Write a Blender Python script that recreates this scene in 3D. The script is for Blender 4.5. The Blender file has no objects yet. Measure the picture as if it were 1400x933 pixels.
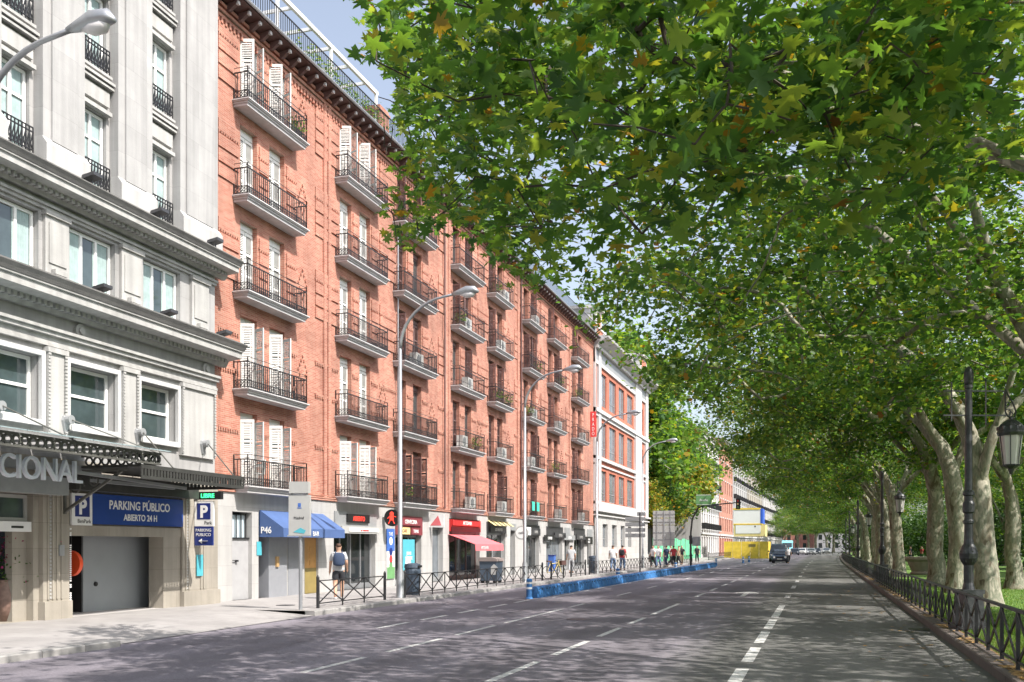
import bpy, bmesh, math, random
import numpy as np
from mathutils import Vector, Matrix
R=math.radians; PI=math.pi
scn=bpy.context.scene; col=scn.collection
rnd=random.Random(7)
# ------------------------------------------------------------ camera model
F=1330.0; U0=700.0; V0=747.0; H=1.85
TH=math.atan(420/F); S_,C_=math.sin(TH),math.cos(TH)
def ray(u,v=V0):
    X=(u-U0)/F
    return X*C_-S_, X*S_+C_, -(v-V0)/F
def onX(u,L):                 # Y where the sight line u meets the plane x=-L
    a,b,_=ray(u); return b*(-L/a)
def zX(u,v,L):
    a,b,c=ray(u,v); return H+c*(-L/a)
def ground(u,v,z=0):          # point on a level surface
    a,b,c=ray(u,v); t=(z-H)/c; return a*t,b*t
def yline(X,v,z=0):           # Y on the lane line x=X seen at image row v
    d=F*(H-z)/(v-V0); return (d+S_*X)/C_
def bend(y):                  # the avenue swings slightly right far away
    return 0.00012*max(0,y-80)**2
# ------------------------------------------------------------ materials
def srgb(*c): return tuple(((x/255)/12.92 if x/255<=.04045 else ((x/255+.055)/1.055)**2.4) for x in c)
MATS={}
def mat(name,color,rough=.7,metal=0,var=.12,vscale=3.0,bump=0.0,bscale=40,emit=None,spec=.5,coat=0,col2=None,detail=4):
    m=bpy.data.materials.new(name); m.use_nodes=True; nt=m.node_tree; N=nt.nodes; L=nt.links
    b=N['Principled BSDF']; b.inputs['Roughness'].default_value=rough; b.inputs['Metallic'].default_value=metal
    b.inputs['Specular IOR Level'].default_value=spec; b.inputs['Coat Weight'].default_value=coat
    tc=N.new('ShaderNodeTexCoord')
    n=N.new('ShaderNodeTexNoise'); n.inputs['Scale'].default_value=vscale; n.inputs['Detail'].default_value=detail; n.inputs['Roughness'].default_value=.6
    L.new(tc.outputs['Object'],n.inputs['Vector'])
    cr=N.new('ShaderNodeValToRGB'); e=cr.color_ramp.elements
    c2=col2 if col2 else tuple(min(1,x*(1+var)) for x in color)
    c1=color if col2 else tuple(x*(1-var) for x in color)
    e[0].position=.32; e[0].color=(*c1,1); e[1].position=.68; e[1].color=(*c2,1)
    L.new(n.outputs['Fac'],cr.inputs['Fac']); L.new(cr.outputs['Color'],b.inputs['Base Color'])
    if bump>0:
        n2=N.new('ShaderNodeTexNoise'); n2.inputs['Scale'].default_value=bscale; n2.inputs['Detail'].default_value=3
        L.new(tc.outputs['Object'],n2.inputs['Vector'])
        bp=N.new('ShaderNodeBump'); bp.inputs['Strength'].default_value=bump; bp.inputs['Distance'].default_value=.02
        L.new(n2.outputs['Fac'],bp.inputs['Height']); L.new(bp.outputs['Normal'],b.inputs['Normal'])
    if emit:
        b.inputs['Emission Color'].default_value=(*emit[0],1); b.inputs['Emission Strength'].default_value=emit[1]
    MATS[name]=m; return m
def M(n): return MATS[n]
def brick_mat(name,c1,c2,mortar):
    m=bpy.data.materials.new(name); m.use_nodes=True; nt=m.node_tree; N=nt.nodes; L=nt.links
    b=N['Principled BSDF']; b.inputs['Roughness'].default_value=.85
    g=N.new('ShaderNodeNewGeometry'); sp=N.new('ShaderNodeSeparateXYZ'); L.new(g.outputs['Position'],sp.inputs[0])
    ad=N.new('ShaderNodeMath'); ad.operation='ADD'; L.new(sp.outputs['X'],ad.inputs[0]); L.new(sp.outputs['Y'],ad.inputs[1])
    cb=N.new('ShaderNodeCombineXYZ'); L.new(ad.outputs[0],cb.inputs['X']); L.new(sp.outputs['Z'],cb.inputs['Y'])
    br=N.new('ShaderNodeTexBrick'); br.inputs['Scale'].default_value=1; br.inputs['Brick Width'].default_value=.25; br.inputs['Row Height'].default_value=.062
    br.inputs['Mortar Size'].default_value=.007; br.inputs['Bias'].default_value=-.1; br.inputs['Mortar Smooth'].default_value=.3
    br.inputs['Color1'].default_value=(*c1,1); br.inputs['Color2'].default_value=(*c2,1); br.inputs['Mortar'].default_value=(*mortar,1)
    L.new(cb.outputs[0],br.inputs['Vector'])
    n=N.new('ShaderNodeTexNoise'); n.inputs['Scale'].default_value=.5; n.inputs['Detail'].default_value=8; n.inputs['Roughness'].default_value=.65; L.new(g.outputs['Position'],n.inputs['Vector'])
    mr=N.new('ShaderNodeMapRange'); mr.inputs['From Min'].default_value=.3; mr.inputs['From Max'].default_value=.7; mr.inputs['To Min'].default_value=.74; mr.inputs['To Max'].default_value=1.2
    L.new(n.outputs['Fac'],mr.inputs['Value'])
    mp=N.new('ShaderNodeMapping'); mp.inputs['Scale'].default_value=(1.5,1.5,.12); L.new(g.outputs['Position'],mp.inputs['Vector'])
    n3=N.new('ShaderNodeTexNoise'); n3.inputs['Scale'].default_value=1.3; n3.inputs['Detail'].default_value=5; L.new(mp.outputs[0],n3.inputs['Vector'])
    mr3=N.new('ShaderNodeMapRange'); mr3.inputs['From Min'].default_value=.3; mr3.inputs['From Max'].default_value=.65; mr3.inputs['To Min'].default_value=.8; mr3.inputs['To Max'].default_value=1.05; L.new(n3.outputs['Fac'],mr3.inputs['Value'])
    mm=N.new('ShaderNodeMath'); mm.operation='MULTIPLY'; L.new(mr.outputs[0],mm.inputs[0]); L.new(mr3.outputs[0],mm.inputs[1])
    mx=N.new('ShaderNodeVectorMath'); mx.operation='SCALE'; L.new(br.outputs['Color'],mx.inputs[0]); L.new(mm.outputs[0],mx.inputs['Scale'])
    L.new(mx.outputs[0],b.inputs['Base Color'])
    bp=N.new('ShaderNodeBump'); bp.inputs['Strength'].default_value=.5; bp.inputs['Distance'].default_value=.01; bp.invert=True
    L.new(br.outputs['Fac'],bp.inputs['Height']); L.new(bp.outputs[0],b.inputs['Normal'])
    MATS[name]=m
brick_mat('red_brick',(.36,.125,.083),(.48,.22,.155),(.44,.31,.25))
brick_mat('office_brick',(.44,.125,.075),(.50,.16,.10),(.42,.2,.14))
brick_mat('grey_brick',(.25,.20,.17),(.33,.28,.24),(.4,.37,.33))
def stone_mat(name,c,var=.12,joint=None,rough=.8,streak=.15):
    m=bpy.data.materials.new(name); m.use_nodes=True; nt=m.node_tree; N=nt.nodes; L=nt.links
    b=N['Principled BSDF']; b.inputs['Roughness'].default_value=rough
    g=N.new('ShaderNodeNewGeometry')
    n=N.new('ShaderNodeTexNoise'); n.inputs['Scale'].default_value=.9; n.inputs['Detail'].default_value=9; n.inputs['Roughness'].default_value=.65; L.new(g.outputs['Position'],n.inputs['Vector'])
    mr=N.new('ShaderNodeMapRange'); mr.inputs['From Min'].default_value=.3; mr.inputs['From Max'].default_value=.7; mr.inputs['To Min'].default_value=1-var; mr.inputs['To Max'].default_value=1+var*.6; L.new(n.outputs['Fac'],mr.inputs['Value'])
    mp=N.new('ShaderNodeMapping'); mp.inputs['Scale'].default_value=(3,3,.15); L.new(g.outputs['Position'],mp.inputs['Vector'])
    n3=N.new('ShaderNodeTexNoise'); n3.inputs['Scale'].default_value=1.6; n3.inputs['Detail'].default_value=6; L.new(mp.outputs[0],n3.inputs['Vector'])
    mr3=N.new('ShaderNodeMapRange'); mr3.inputs['From Min'].default_value=.3; mr3.inputs['From Max'].default_value=.62; mr3.inputs['To Min'].default_value=1-streak; mr3.inputs['To Max'].default_value=1.0; L.new(n3.outputs['Fac'],mr3.inputs['Value'])
    mm=N.new('ShaderNodeMath'); mm.operation='MULTIPLY'; L.new(mr.outputs[0],mm.inputs[0]); L.new(mr3.outputs[0],mm.inputs[1])
    mx=N.new('ShaderNodeVectorMath'); mx.operation='SCALE'; mx.inputs[0].default_value=c; L.new(mm.outputs[0],mx.inputs['Scale'])
    outc=mx.outputs[0]
    if joint:
        sp=N.new('ShaderNodeSeparateXYZ'); L.new(g.outputs['Position'],sp.inputs[0])
        ad=N.new('ShaderNodeMath'); ad.operation='ADD'; L.new(sp.outputs['X'],ad.inputs[0]); L.new(sp.outputs['Y'],ad.inputs[1])
        cb=N.new('ShaderNodeCombineXYZ')
        if joint[3]=='wall': L.new(ad.outputs[0],cb.inputs['X']); L.new(sp.outputs['Z'],cb.inputs['Y'])
        else: L.new(sp.outputs['X'],cb.inputs['X']); L.new(sp.outputs['Y'],cb.inputs['Y'])
        br=N.new('ShaderNodeTexBrick'); br.inputs['Scale'].default_value=1; br.inputs['Brick Width'].default_value=joint[0]; br.inputs['Row Height'].default_value=joint[1]; br.inputs['Mortar Size'].default_value=joint[2]
        br.inputs['Color1'].default_value=(1,1,1,1); br.inputs['Color2'].default_value=(.9,.9,.9,1); br.inputs['Mortar'].default_value=(.74,.73,.72,1)
        L.new(cb.outputs[0],br.inputs['Vector'])
        vm=N.new('ShaderNodeVectorMath'); vm.operation='MULTIPLY'; L.new(outc,vm.inputs[0]); L.new(br.outputs['Color'],vm.inputs[1]); outc=vm.outputs[0]
    L.new(outc,b.inputs['Base Color'])
    n2=N.new('ShaderNodeTexNoise'); n2.inputs['Scale'].default_value=30; n2.inputs['Detail'].default_value=4; L.new(g.outputs['Position'],n2.inputs['Vector'])
    bp=N.new('ShaderNodeBump'); bp.inputs['Strength'].default_value=.25; bp.inputs['Distance'].default_value=.02; L.new(n2.outputs['Fac'],bp.inputs['Height']); L.new(bp.outputs[0],b.inputs['Normal'])
    MATS[name]=m
stone_mat('hotel_stone',(.375,.37,.368),.14,(1.4,.75,.004,'wall'),streak=.2)
stone_mat('hotel_trim',(.41,.405,.395),.14,streak=.22)
stone_mat('hotel_white',(.42,.415,.41),.06)
stone_mat('cornice_dark',(.17,.165,.16),.2)
stone_mat('base_stone',(.34,.31,.265),.14,(1.1,.6,.006,'wall'))  # on the hotel's ground floor this darker tan also stands in for canopy shade
stone_mat('white_render',(.50,.50,.50),.07,streak=.12)
stone_mat('shop_stone',(.43,.425,.42),.10,(1.2,.62,.006,'wall'),streak=.15)
stone_mat('balcony_stone',(.50,.49,.50),.08)
stone_mat('office_white',(.54,.53,.53),.06)
stone_mat('office_base',(.45,.44,.43),.08,(1.5,.6,.01,'wall'))
stone_mat('pavement',(.33,.315,.31),.2,(.62,.42,.006,'floor'),streak=.04)
stone_mat('ramp_paving',(.45,.43,.42),.14,streak=.04)
stone_mat('kerb_stone',(.34,.33,.32),.2,(.4,1.0,.01,'floor'),streak=.04)
stone_mat('dark_kerb',(.12,.10,.092),.25,(.6,1.1,.012,'floor'),streak=.04)
mat('white_paint',(.74,.74,.73),.45,var=.04)
mat('shutter_white',(.70,.70,.68),.5,var=.05)
mat('brown_paint',(.13,.075,.07),.5,var=.2)
mat('dark_wood',(.085,.04,.035),.6,var=.2)
mat('iron',(.035,.035,.038),.45,metal=.4,var=.25)
mat('lamp_iron',(.06,.062,.066),.4,metal=.5,var=.3,vscale=8)
mat('galvanised',(.36,.37,.39),.4,metal=.6,var=.1)
mat('metal_grey',(.30,.31,.32),.45,metal=.2,var=.08)
mat('sign_grey',(.42,.42,.41),.5,metal=.1,var=.05)
mat('cabinet_grey',(.30,.31,.34),.4,metal=.2,var=.05)
mat('shutter_grey',(.29,.31,.33),.5,var=.06,vscale=.8)
mat('door_grey',(.34,.34,.35),.6,var=.06)
mat('dark_interior',(.018,.018,.02),.8,var=.3)
mat('shop_dark',(.045,.045,.05),.4,var=.3)
mat('canopy_dark',(.055,.055,.052),.5,metal=.3,var=.2)
mat('canopy_metal',(.12,.12,.11),.5,metal=.3,var=.2)
mat('blue_sign',(.012,.05,.25),.35,var=.03)
mat('navy_sign',(.015,.03,.17),.35,var=.03)
mat('blue_fabric',(.06,.11,.26),.75,var=.08)
mat('sign_white',(.78,.78,.78),.4,var=.02)
mat('letter_metal',(.66,.70,.78),.35,metal=.1,var=.05)
mat('red_plastic',(.85,.10,.03),.35,var=.05)
mat('led_green',(.02,.3,.08),.5,emit=((.05,1,.3),1.6))
mat('led_red',(.3,.02,.02),.5,emit=((1,.06,.03),.9))
mat('black',(.015,.015,.016),.4,var=.1)
mat('terracotta',(.16,.10,.08),.4,var=.3,vscale=8)
mat('orange_wood',(.55,.30,.10),.5,var=.1)
mat('olive_paint',(.26,.20,.07),.5,var=.1)
mat('cyan_poster',(.08,.38,.46),.5,var=.05)
mat('poster_blue',(.05,.13,.42),.5,var=.05)
mat('poster_green',(.13,.30,.12),.5,var=.1)
mat('poster_red',(.60,.05,.05),.5,var=.1)
mat('pink_awning',(.66,.15,.17),.8,var=.06)
mat('red_fascia',(.50,.03,.03),.5,var=.1)
mat('maroon_sign',(.20,.04,.05),.5,var=.1)
mat('barrier_blue',(.035,.15,.38),.6,var=.35,vscale=5,bump=.3)
mat('reflective_white',(.75,.78,.8),.4,var=.03)
mat('bin_dark',(.05,.07,.10),.5,var=.15)
mat('bin_lid',(.22,.18,.17),.6,var=.1)
mat('yellow_panel',(.75,.52,.06),.6,var=.14,vscale=1.5)
mat('pale_yellow',(.75,.62,.28),.5,var=.06)
mat('site_blue',(.03,.10,.50),.5,var=.05)
mat('green_net',(.12,.50,.27),.7,var=.25,vscale=1.2)
mat('tyre',(.02,.02,.02),.8,var=.1)
mat('chrome',(.6,.6,.6),.25,metal=1,var=.05)
mat('car_glass',(.03,.04,.05),.08,var=.1,spec=.8)
mat('car_navy',(.03,.05,.10),.25,coat=.6,var=.05)
mat('car_slate',(.10,.12,.15),.25,coat=.6,var=.05)
mat('car_white',(.62,.62,.62),.25,coat=.6,var=.03)
mat('car_silver',(.36,.38,.40),.3,metal=.4,coat=.5,var=.03)
mat('bus_yellow',(.75,.40,.03),.35,coat=.3,var=.04)
mat('bus_cyan',(.25,.60,.70),.35,coat=.3,var=.04)
mat('headlight',(.8,.8,.8),.1,var=.02,spec=.8)
mat('red_light',(.5,.02,.02),.3,var=.05)
mat('roof_grey',(.25,.24,.23),.8,var=.1)
mat('skin',(.50,.30,.21),.6,var=.06)
mat('hair_brown',(.07,.035,.02),.7,var=.2)
mat('hair_dark',(.02,.015,.012),.7,var=.2)
mat('cloth_grey',(.40,.41,.43),.85,var=.08)
mat('cloth_white',(.70,.70,.72),.85,var=.04)
mat('cloth_red',(.40,.04,.05),.85,var=.1)
mat('cloth_dark',(.025,.027,.033),.85,var=.1)
mat('cloth_denim',(.16,.24,.40),.85,var=.1)
mat('cloth_navy',(.03,.05,.10),.85,var=.15)
mat('cloth_tan',(.38,.30,.20),.85,var=.1)
mat('soil',(.15,.105,.07),.95,var=.35,vscale=6,bump=.6,bscale=25)
mat('twig_bark',(.07,.055,.045),.85,var=.3,vscale=12)
mat('bougainvillea',(.30,.02,.14),.8,var=.5)
mat('curtain',(.30,.39,.39),.85,var=.12,vscale=5)
mat('frosted',(.50,.60,.66),.35,var=.06)
mat('lantern_glass',(.62,.60,.60),.25,var=.06)
mat('wood_light',(.42,.27,.12),.6,var=.12)
mat('towel_green',(.05,.50,.38),.8,var=.05)
mat('ac_white',(.62,.62,.60),.5,var=.04)
mat('hill',(.06,.09,.05),.95,var=.3,vscale=.05)
# glass for windows: dark and glossy so that it mirrors the trees and sky
def glass(name,c,rough=.04,spec=1.0):
    m=mat(name,c,rough,var=.25,vscale=1.5,spec=spec); return m
glass('window_glass',(.05,.07,.075)); glass('window_dark',(.022,.026,.028)); glass('office_glass',(.14,.16,.18),.15)
glass('canopy_glass',(.28,.36,.38),.12)
# asphalt
def asphalt():
    m=bpy.data.materials.new('asphalt'); m.use_nodes=True; nt=m.node_tree; N=nt.nodes; L=nt.links
    b=N['Principled BSDF']; b.inputs['Roughness'].default_value=.82
    g=N.new('ShaderNodeNewGeometry')
    def noise(sc,scale=(1,1,1),det=5):
        mp=N.new('ShaderNodeMapping'); mp.inputs['Scale'].default_value=scale; L.new(g.outputs['Position'],mp.inputs['Vector'])
        n=N.new('ShaderNodeTexNoise'); n.inputs['Scale'].default_value=sc; n.inputs['Detail'].default_value=det; n.inputs['Roughness'].default_value=.6; L.new(mp.outputs[0],n.inputs['Vector']); return n
    sp=N.new('ShaderNodeSeparateXYZ'); L.new(g.outputs['Position'],sp.inputs[0])
    mr=N.new('ShaderNodeMapRange'); mr.inputs['From Min'].default_value=-1.6; mr.inputs['From Max'].default_value=-2.6; L.new(sp.outputs['X'],mr.inputs['Value'])
    base=N.new('ShaderNodeMix'); base.data_type='RGBA'; L.new(mr.outputs[0],base.inputs['Factor'])
    base.inputs['A'].default_value=(.135,.135,.13,1); base.inputs['B'].default_value=(.18,.165,.19,1)
    n1=noise(.7,(1.2,.12,1)); r1=N.new('ShaderNodeMapRange'); r1.inputs['From Min'].default_value=.3; r1.inputs['From Max'].default_value=.7; r1.inputs['To Min'].default_value=.68; r1.inputs['To Max'].default_value=1.2; L.new(n1.outputs['Fac'],r1.inputs['Value'])
    n2=noise(26,det=4); r2=N.new('ShaderNodeMapRange'); r2.inputs['From Min'].default_value=.3; r2.inputs['From Max'].default_value=.7; r2.inputs['To Min'].default_value=.72; r2.inputs['To Max'].default_value=1.28; L.new(n2.outputs['Fac'],r2.inputs['Value'])
    wv=N.new('ShaderNodeTexWave'); wv.wave_type='BANDS'; wv.bands_direction='X'; wv.inputs['Scale'].default_value=.19; wv.inputs['Distortion'].default_value=1.0; wv.inputs['Detail'].default_value=2; wv.inputs['Detail Scale'].default_value=.15; L.new(g.outputs['Position'],wv.inputs['Vector'])
    r5=N.new('ShaderNodeMapRange'); r5.inputs['To Min'].default_value=.86; r5.inputs['To Max'].default_value=1.08; L.new(wv.outputs['Fac'],r5.inputs['Value'])
    mp6=N.new('ShaderNodeMapping'); mp6.inputs['Scale'].default_value=(.33,.07,1); L.new(g.outputs['Position'],mp6.inputs['Vector']); v6=N.new('ShaderNodeTexVoronoi'); v6.distance='CHEBYCHEV'; v6.inputs['Scale'].default_value=1; L.new(mp6.outputs[0],v6.inputs['Vector'])
    r6=N.new('ShaderNodeMapRange'); r6.inputs['To Min'].default_value=.76; r6.inputs['To Max'].default_value=1.14; L.new(v6.outputs['Color'],r6.inputs['Value'])
    m56=N.new('ShaderNodeMath'); m56.operation='MULTIPLY'; L.new(r5.outputs[0],m56.inputs[0]); L.new(r6.outputs[0],m56.inputs[1])
    m0=N.new('ShaderNodeMath'); m0.operation='MULTIPLY'; L.new(r1.outputs[0],m0.inputs[0]); L.new(m56.outputs[0],m0.inputs[1])
    mm=N.new('ShaderNodeMath'); mm.operation='MULTIPLY'; L.new(m0.outputs[0],mm.inputs[0]); L.new(r2.outputs[0],mm.inputs[1])
    # tar joints and cracks
    v=N.new('ShaderNodeTexVoronoi'); v.feature='DISTANCE_TO_EDGE'; v.inputs['Scale'].default_value=.22; n4=noise(1.5)
    vm=N.new('ShaderNodeVectorMath'); vm.operation='SCALE'; L.new(n4.outputs['Color'],vm.inputs[0]); vm.inputs['Scale'].default_value=1.2
    va=N.new('ShaderNodeVectorMath'); L.new(g.outputs['Position'],va.inputs[0]); L.new(vm.outputs[0],va.inputs[1]); L.new(va.outputs[0],v.inputs['Vector'])
    r3=N.new('ShaderNodeMapRange'); r3.inputs['From Min'].default_value=.0; r3.inputs['From Max'].default_value=.006; r3.inputs['To Min'].default_value=.6; r3.inputs['To Max'].default_value=1; L.new(v.outputs['Distance'],r3.inputs['Value'])
    m2=N.new('ShaderNodeMath'); m2.operation='MULTIPLY'; L.new(mm.outputs[0],m2.inputs[0]); L.new(r3.outputs[0],m2.inputs[1])
    mx=N.new('ShaderNodeVectorMath'); mx.operation='SCALE'; L.new(base.outputs['Result'],mx.inputs[0]); L.new(m2.outputs[0],mx.inputs['Scale'])
    L.new(mx.outputs[0],b.inputs['Base Color'])
    bp=N.new('ShaderNodeBump'); bp.inputs['Strength'].default_value=.35; bp.inputs['Distance'].default_value=.01; n5=noise(90,det=2); L.new(n5.outputs['Fac'],bp.inputs['Height']); L.new(bp.outputs[0],b.inputs['Normal'])
    MATS['asphalt']=m
asphalt()
def worn_paint():
    m=bpy.data.materials.new('road_paint'); m.use_nodes=True; nt=m.node_tree; N=nt.nodes; L=nt.links
    b=N['Principled BSDF']; b.inputs['Roughness'].default_value=.7
    g=N.new('ShaderNodeNewGeometry'); n=N.new('ShaderNodeTexNoise'); n.inputs['Scale'].default_value=9; n.inputs['Detail'].default_value=7; n.inputs['Roughness'].default_value=.7; L.new(g.outputs['Position'],n.inputs['Vector'])
    cr=N.new('ShaderNodeValToRGB'); e=cr.color_ramp.elements; e[0].position=.33; e[0].color=(.16,.155,.16,1); e[1].position=.5; e[1].color=(.55,.55,.54,1); L.new(n.outputs['Fac'],cr.inputs['Fac']); L.new(cr.outputs[0],b.inputs['Base Color'])
    MATS['road_paint']=m
worn_paint()
def bark():
    m=bpy.data.materials.new('plane_bark'); m.use_nodes=True; nt=m.node_tree; N=nt.nodes; L=nt.links
    b=N['Principled BSDF']; b.inputs['Roughness'].default_value=.85
    tc=N.new('ShaderNodeTexCoord'); mp=N.new('ShaderNodeMapping'); mp.inputs['Scale'].default_value=(1,1,.45); L.new(tc.outputs['Object'],mp.inputs['Vector'])
    n=N.new('ShaderNodeTexNoise'); n.inputs['Scale'].default_value=3.2; n.inputs['Detail'].default_value=4; n.inputs['Distortion'].default_value=.5; L.new(mp.outputs[0],n.inputs['Vector'])
    cr=N.new('ShaderNodeValToRGB'); cr.color_ramp.interpolation='EASE'; el=cr.color_ramp.elements
    el[0].position=.34; el[0].color=(.10,.078,.052,1); el[1].position=.42; el[1].color=(.20,.18,.13,1)
    for p,c in ((.5,(.27,.25,.20,1)),(.56,(.17,.18,.13,1)),(.64,(.40,.37,.30,1))):
        x=el.new(p); x.color=c
    vo=N.new('ShaderNodeTexVoronoi'); vo.inputs['Scale'].default_value=9; L.new(mp.outputs[0],vo.inputs['Vector']); mv=N.new('ShaderNodeMix'); mv.inputs['Factor'].default_value=.22; L.new(n.outputs['Fac'],mv.inputs['A']); L.new(vo.outputs['Color'],mv.inputs['B']); L.new(mv.outputs['Result'],cr.inputs['Fac'])
    n2=N.new('ShaderNodeTexNoise'); n2.inputs['Scale'].default_value=25; n2.inputs['Detail'].default_value=4; L.new(mp.outputs[0],n2.inputs['Vector'])
    r=N.new('ShaderNodeMapRange'); r.inputs['To Min'].default_value=.65; r.inputs['To Max'].default_value=1.3; L.new(n2.outputs['Fac'],r.inputs['Value'])
    mx=N.new('ShaderNodeVectorMath'); mx.operation='SCALE'; L.new(cr.outputs[0],mx.inputs[0]); L.new(r.outputs[0],mx.inputs['Scale']); L.new(mx.outputs[0],b.inputs['Base Color'])
    bp=N.new('ShaderNodeBump'); bp.inputs['Strength'].default_value=.5; bp.inputs['Distance'].default_value=.04; L.new(n.outputs['Fac'],bp.inputs['Height']); L.new(bp.outputs[0],b.inputs['Normal'])
    MATS['plane_bark']=m
bark()
def leafmat(name,stops,trans=.35):
    m=bpy.data.materials.new(name); m.use_nodes=True; nt=m.node_tree; N=nt.nodes; L=nt.links
    b=N['Principled BSDF']; b.inputs['Roughness'].default_value=.5; b.inputs['Specular IOR Level'].default_value=.35
    at=N.new('ShaderNodeAttribute'); at.attribute_name='rnd'
    cr=N.new('ShaderNodeValToRGB'); el=cr.color_ramp.elements
    el[0].position=stops[0][0]; el[0].color=(*stops[0][1],1); el[1].position=stops[-1][0]; el[1].color=(*stops[-1][1],1)
    for p,c in stops[1:-1]:
        x=el.new(p); x.color=(*c,1)
    L.new(at.outputs['Fac'],cr.inputs['Fac']); L.new(cr.outputs[0],b.inputs['Base Color'])
    tr=N.new('ShaderNodeBsdfTranslucent'); tc=N.new('ShaderNodeVectorMath'); tc.operation='MULTIPLY'; L.new(cr.outputs[0],tc.inputs[0]); tc.inputs[1].default_value=(1.85,1.8,.6); L.new(tc.outputs[0],tr.inputs['Color'])
    mx=N.new('ShaderNodeMixShader'); mx.inputs[0].default_value=trans; L.new(b.outputs[0],mx.inputs[1]); L.new(tr.outputs[0],mx.inputs[2]); L.new(mx.outputs[0],N['Material Output'].inputs['Surface'])
    MATS[name]=m
GREEN=[(0,(.036,.09,.034)),(.35,(.070,.152,.042)),(.75,(.13,.22,.05)),(.955,(.22,.27,.06)),(.98,(.26,.22,.03)),(.99,(.33,.19,.03)),(1,(.20,.085,.03))]
leafmat('leaves_green',GREEN,.5)
leafmat('leaves_mixed',[(0,(.05,.10,.02)),(.3,(.12,.2,.035)),(.6,(.24,.27,.05)),(.85,(.40,.30,.05)),(1,(.33,.13,.04))],.4)
leafmat('leaves_dark',[(0,(.02,.055,.015)),(.6,(.045,.10,.02)),(1,(.08,.14,.03))],.25)
leafmat('leaves_fallen',[(0,(.30,.17,.06)),(.5,(.42,.28,.12)),(1,(.20,.10,.05))],.1)
leafmat('grass_blades',[(0,(.05,.12,.02)),(.6,(.10,.20,.03)),(1,(.2,.25,.06))],.35)
leafmat('petals',[(0,(.12,.01,.06)),(.5,(.35,.02,.16)),(1,(.05,.08,.03))],.3)
mat('lawn',(.055,.13,.02),.9,var=.3,vscale=1.5,bump=.5,bscale=30,col2=(.13,.22,.04),detail=8)
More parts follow.
